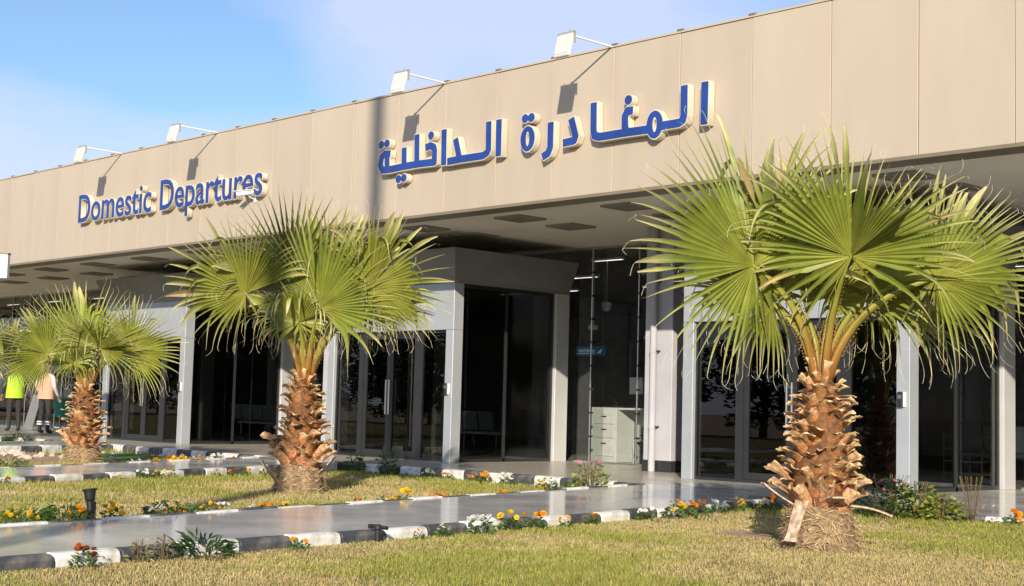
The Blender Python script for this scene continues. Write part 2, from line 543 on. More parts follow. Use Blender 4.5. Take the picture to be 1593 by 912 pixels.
b = MB()
b.mat(0).box(XA, XB, YF + .03, YF + .36, ZB + .045, ZT - .03)                 # backing behind the panels
b.mat(1).box(XA, XB, YF - .012, YF + .40, ZB, ZB + .042)                      # drip trim at the bottom
b.mat(2).box(XA, XB, YF - .018, YF + .42, ZT - .028, ZT)                      # coping
b.mat(1)
SX0, SP = -7.38, 1.212
x = SX0 + SP * 15
seams = []
while x > XA:
    seams.append(x); x -= SP
for sx in seams:
    if sx < XB: b.box(sx - .05, sx + .05, YF - .03, YF + .05, ZT + .001, ZT + .022)   # clips on the coping joints
fascia = part(b, 'fascia', [M['joint'], M['fascia_edge'], M['fascia']])
pm = MB(); pm.box(-SP / 2 + .005, SP / 2 - .005, 0, .028, ZB + .045, ZT - .03, .004)
pm = pm.mesh('fascia_panel', M['fascia'])
for sx in seams[1:]:
    if XA + 1 < sx and sx + SP < XB:
        o = link('fascia_panel', pm, fascia); o.location = Vector((sx + SP / 2, YF + rnd.uniform(-.003, .003), 0))
        o.rotation_euler = (rnd.uniform(-.0006, .0006), 0, rnd.uniform(-.0015, .0015))

b = MB()
b.mat(0).box(XA, XB, YF + .41, GX + .3, ZS, ZS + .05)
soffit = part(b, 'soffit', [M['soffit']])
gb = MB()
gb.mat(0).box(-.31, .31, -.31, -.27, -.014, .03).box(-.31, .31, .27, .31, -.014, .03).box(-.31, -.27, -.27, .27, -.014, .03).box(.27, .31, -.27, .27, -.014, .03)
for k in range(9):
    gb.box(-.27, .27, -.255 + k * .06, -.225 + k * .06, -.006, .01)
gb.mat(1).box(-.27, .27, -.27, .27, .012, .02)
gm = gb.mesh('grille', [M['grille'], M['joint']])
for k in range(-3, 18):
    gx = -16.65 - 2.375 * (k - 3)
    for gy in (16.37, 17.6):
        o = link('grille', gm, soffit); o.location = Vector((gx, gy, ZS - .02))
b = MB(); b.box(XA, XB, YF + .42, 40, 5.6, 5.75); part(b, 'roof', M['soffit'])
b = MB()
b.box(XA, XB, GX + .31, 36, ZS, ZS + .05)
part(b, 'hall_ceiling', M['interior'])
b = MB()
b.box(XA, XB, 35.9, 36.2, 0, ZS); b.box(XA - .3, XA, YF + .5, 36.2, 0, 5.6); b.box(XB, XB + .3, YF + .5, 36.2, 0, 5.6)
part(b, 'hall_wall', M['interior'])
b = MB(); b.box(XA, XB, GX, 36, -.25, -.004); part(b, 'hall_floor', M['int_floor'])

# columns between the porches
for cxp in (-15.4, -24.45, -33.5, -6.35):
    b = MB(); b.box(cxp - .3, cxp + .3, 18.5, 19.1, 0.0, ZS - .001, .012)
    pil = part(b, 'pillar', M['wall_white'])
    b = MB(); b.box(cxp - .312, cxp + .312, 18.488, 19.112, 0.0, .19, .004)
    o = part(b, 'base_tile', M['base_tile'], pil)
b = MB()
px, py = -15.44, 18.415
b.mat(0).tube([(px, py, ZS), (px, py, .004)], .058, 14)
for zc in (.75, 2.02, 3.2):
    b.lathe([(.058, -.03), (.066, -.03), (.066, .03), (.058, .03)], 14, (px, py, zc), cap=False)
    b.mat(1).box(px + .066, px + .085, py - .012, py + .1, zc - .012, zc + .012).mat(0)
part(b, 'downpipe', [M['wall_white'], M['black']], smooth=False)

# glass walls between the porches
PORCH = [(-31.65, 3.68), (-22.65, 3.69), (-13.70, 3.86)]
def glass_wall(x0, x1, first=None):
    root = empty('glass_wall', (0, 0, 0)); root.parent = bld; root.location = -Vector(bld.location)
    xs = [x1]
    while xs[-1] - 1.18 > x0 + .3: xs.append(xs[-1] - 1.18)
    xs.append(x0); xs = xs[::-1]
    for a, c in zip(xs[:-1], xs[1:]):
        for z0, z1 in ((.03, 2.32), (2.335, ZS - .05)):
            b = MB(); b.box(a + .006, c - .006, GX, GX + .012, z0, z1); part(b, 'pane', M['clear_glass'], root)
    for a in xs[1:-1]:
        b = MB()
        b.mat(0).box(a - .007, a + .007, GX + .013, GX + .32, .03, ZS - .05)      # glass fin
        part(b, 'fin', M['white_paint'] if False else M['clear_glass'], root)
        b = MB()
        b.tube([(a - .02, GX - .035, .03), (a - .02, GX - .035, ZS - .03)], .016, 8)
        for zc in np.arange(.5, 4.0, .45):
            b.mat(1).box(a - .05, a + .03, GX - .05, GX - .001, zc - .02, zc + .02).mat(0)
        part(b, 'mullion', [M['steel'], M['black']], root)
    for za, zb in ((0, .028), (ZS - .048, ZS - .002)):
        b = MB(); b.box(x0, x1, GX - .02, GX + .04, za, zb); part(b, 'glazing_rail', M['steel'], root)
ends = [XA] + [v for p in PORCH for v in (p[0] + .2, p[0] + p[1] - .2)] + [XB]
glass_wall(-46, -31.65 - .01)
glass_wall(-27.95, -22.67)
glass_wall(-18.94, -13.72)
glass_wall(-9.82, -2)
b = MB(); b.box(XA, -46.02, GX, GX + .2, 0, ZS - .002); b.box(-1.98, XB, GX, GX + .2, 0, ZS - .002); part(b, 'end_wall', M['interior'])

# door porches
def porch(px0, w, n):
    y0 = 17.04
    root = empty('entrance_porch', (px0, y0, 0))
    root.parent = bld
    root.location = Vector((px0, y0, 0)) - Vector(bld.location)
    def sub(mb, name, mat, smooth=False):
        return mb.build(name, mat, root, smooth)
    HD, TP, CT, D = 2.38, 3.23, 3.84, 3.02
    for xc, s in ((0.0, 1), (w, -1)):
        xa, xb = (xc, xc + .2) if s > 0 else (xc - .2, xc)
        b = MB(); b.box(xa, xb, 0, .235, 0, HD - .004, .006); sub(b, 'column', M['alu'])
        b = MB(); b.box(xa, xb, D - .36, D, 0, TP - .004, .006); sub(b, 'column', M['alu_light'])
        b = MB()                                                      # side glazing frame
        xm = (xa + xb) / 2
        for ya, yb in ((.236, .29), (1.375, 1.43), (D - .41, D - .361)):
            b.box(xm - .03, xm + .03, ya, yb, .0, TP - .07)
        b.box(xm - .03, xm + .03, .29, D - .41, 0, .06); b.box(xm - .032, xm + .032, .236, D - .361, TP - .068, TP - .004)
        sub(b, 'side_frame', M['frame'])
        for ya, yb in ((.29, 1.375), (1.43, D - .41)):
            b = MB(); b.box(xm - .008, xm + .008, ya, yb, .06, TP - .07); sub(b, 'pane', M['door_glass'])
    # header panels
    b = MB(); b.box(0, w / 2 - .003, 0, .235, HD, TP - .004, .005); sub(b, 'header_panel', M['alu'])
    b = MB(); b.box(w / 2 + .003, w, 0, .235, HD, TP - .004, .005); sub(b, 'header_panel', M['alu'])
    # flared cornice
    fl = .2
    lo = [(0 - .004, -.004), (w + .004, -.004), (w + .004, D), (0 - .004, D)]
    hi = [(-fl, -fl), (w + fl, -fl), (w + fl, D + .03), (-fl, D + .03)]
    b = MB()
    zs = [(TP, 0.0), (TP + .07, 0.0), (CT - .02, 1.0), (CT, 1.0)]
    vs = []
    for z, t in zs:
        vs += [(a[0] + (c[0] - a[0]) * t, a[1] + (c[1] - a[1]) * t, z) for a, c in zip(lo, hi)]
    fs = [[0, 3, 2, 1], [12, 13, 14, 15]]
    for i in range(3):
        for k in range(4):
            fs.append([i * 4 + k, i * 4 + (k + 1) % 4, (i + 1) * 4 + (k + 1) % 4, (i + 1) * 4 + k])
    b.add(vs, fs); sub(b, 'cornice', M['cornice'])
    # front glazing: fixed | leaf | leaf | fixed
    q = [.2, .2 + (w - .4) * .238, w / 2 - .002, w / 2 + .002, w - .2 - (w - .4) * .238, w - .2]
    yg = .10
    b = MB()
    b.box(.2, w - .2, yg - .03, yg + .04, HD - .05, HD - .001)
    b.box(.2, w - .2, yg - .03, yg + .04, 0, .045)
    for xx in (q[1], q[4]): b.box(xx - .07, xx + .07, yg - .032, yg + .042, .045, HD - .05)
    b.box(.2, .225, yg - .03, yg + .04, .045, HD - .05); b.box(w - .225, w - .2, yg - .03, yg + .04, .045, HD - .05)
    sub(b, 'door_frame', M['frame'])
    for xa, xb in ((.225, q[1] - .07), (q[4] + .07, w - .225)):
        b = MB(); b.box(xa, xb, yg, yg + .01, .045, HD - .05); sub(b, 'pane', M['door_glass'])
    for xa, xb, hs in ((q[1] + .075, w / 2 - .004, 1), (w / 2 + .004, q[4] - .075, -1)):
        b = MB()
        b.box(xa, xa + .085, yg - .02, yg + .03, .05, HD - .055); b.box(xb - .085, xb, yg - .02, yg + .03, .05, HD - .055)
        b.box(xa + .085, xb - .085, yg - .02, yg + .03, .05, .15); b.box(xa + .085, xb - .085, yg - .02, yg + .03, HD - .14, HD - .055)
        sub(b, 'door_leaf', M['frame'])
        b = MB(); b.box(xa + .086, xb - .086, yg, yg + .01, .15, HD - .14); sub(b, 'pane', M['door_glass'])
        hx = xb - .04 if hs > 0 else xa + .04
        b = MB(); b.tube([(hx, yg - .075, .82), (hx, yg - .075, 1.47)], .016, 8)
        b.tube([(hx, yg - .075, .9), (hx, yg - .02, .9)], .009, 6); b.tube([(hx, yg - .075, 1.39), (hx, yg - .02, 1.39)], .009, 6)
        sub(b, 'handle', M['steel'])
    return root
for i, (a, w) in enumerate(PORCH):
    porch(a, w, i)

# card readers on the porch columns
READ = ['small black card reader on the grey porch column behind the right palm',
        'small black card reader on the grey porch column behind the middle palm',
        'small black card reader on the grey porch column right of the left palm']
for lab, (rx, rz) in zip(READ, ((-9.945, 1.25), (-19.07, 1.31), (-28.08, 1.28))):
    b = MB()
    b.mat(1).box(rx - .05, rx + .055, 17.01, 17.04, rz - .1, rz + .1, .006)
    b.mat(0).box(rx - .055, rx + .03, 16.985, 17.012, rz - .105, rz + .105, .01)
    b.mat(2).box(rx - .04, rx + .01, 16.981, 16.986, rz + .01, rz + .06)
    o = b.build('card_reader', [M['black'], M['white_paint'], M['steel']])
    tag(o, lab, 'card reader', 'card readers on porch columns')

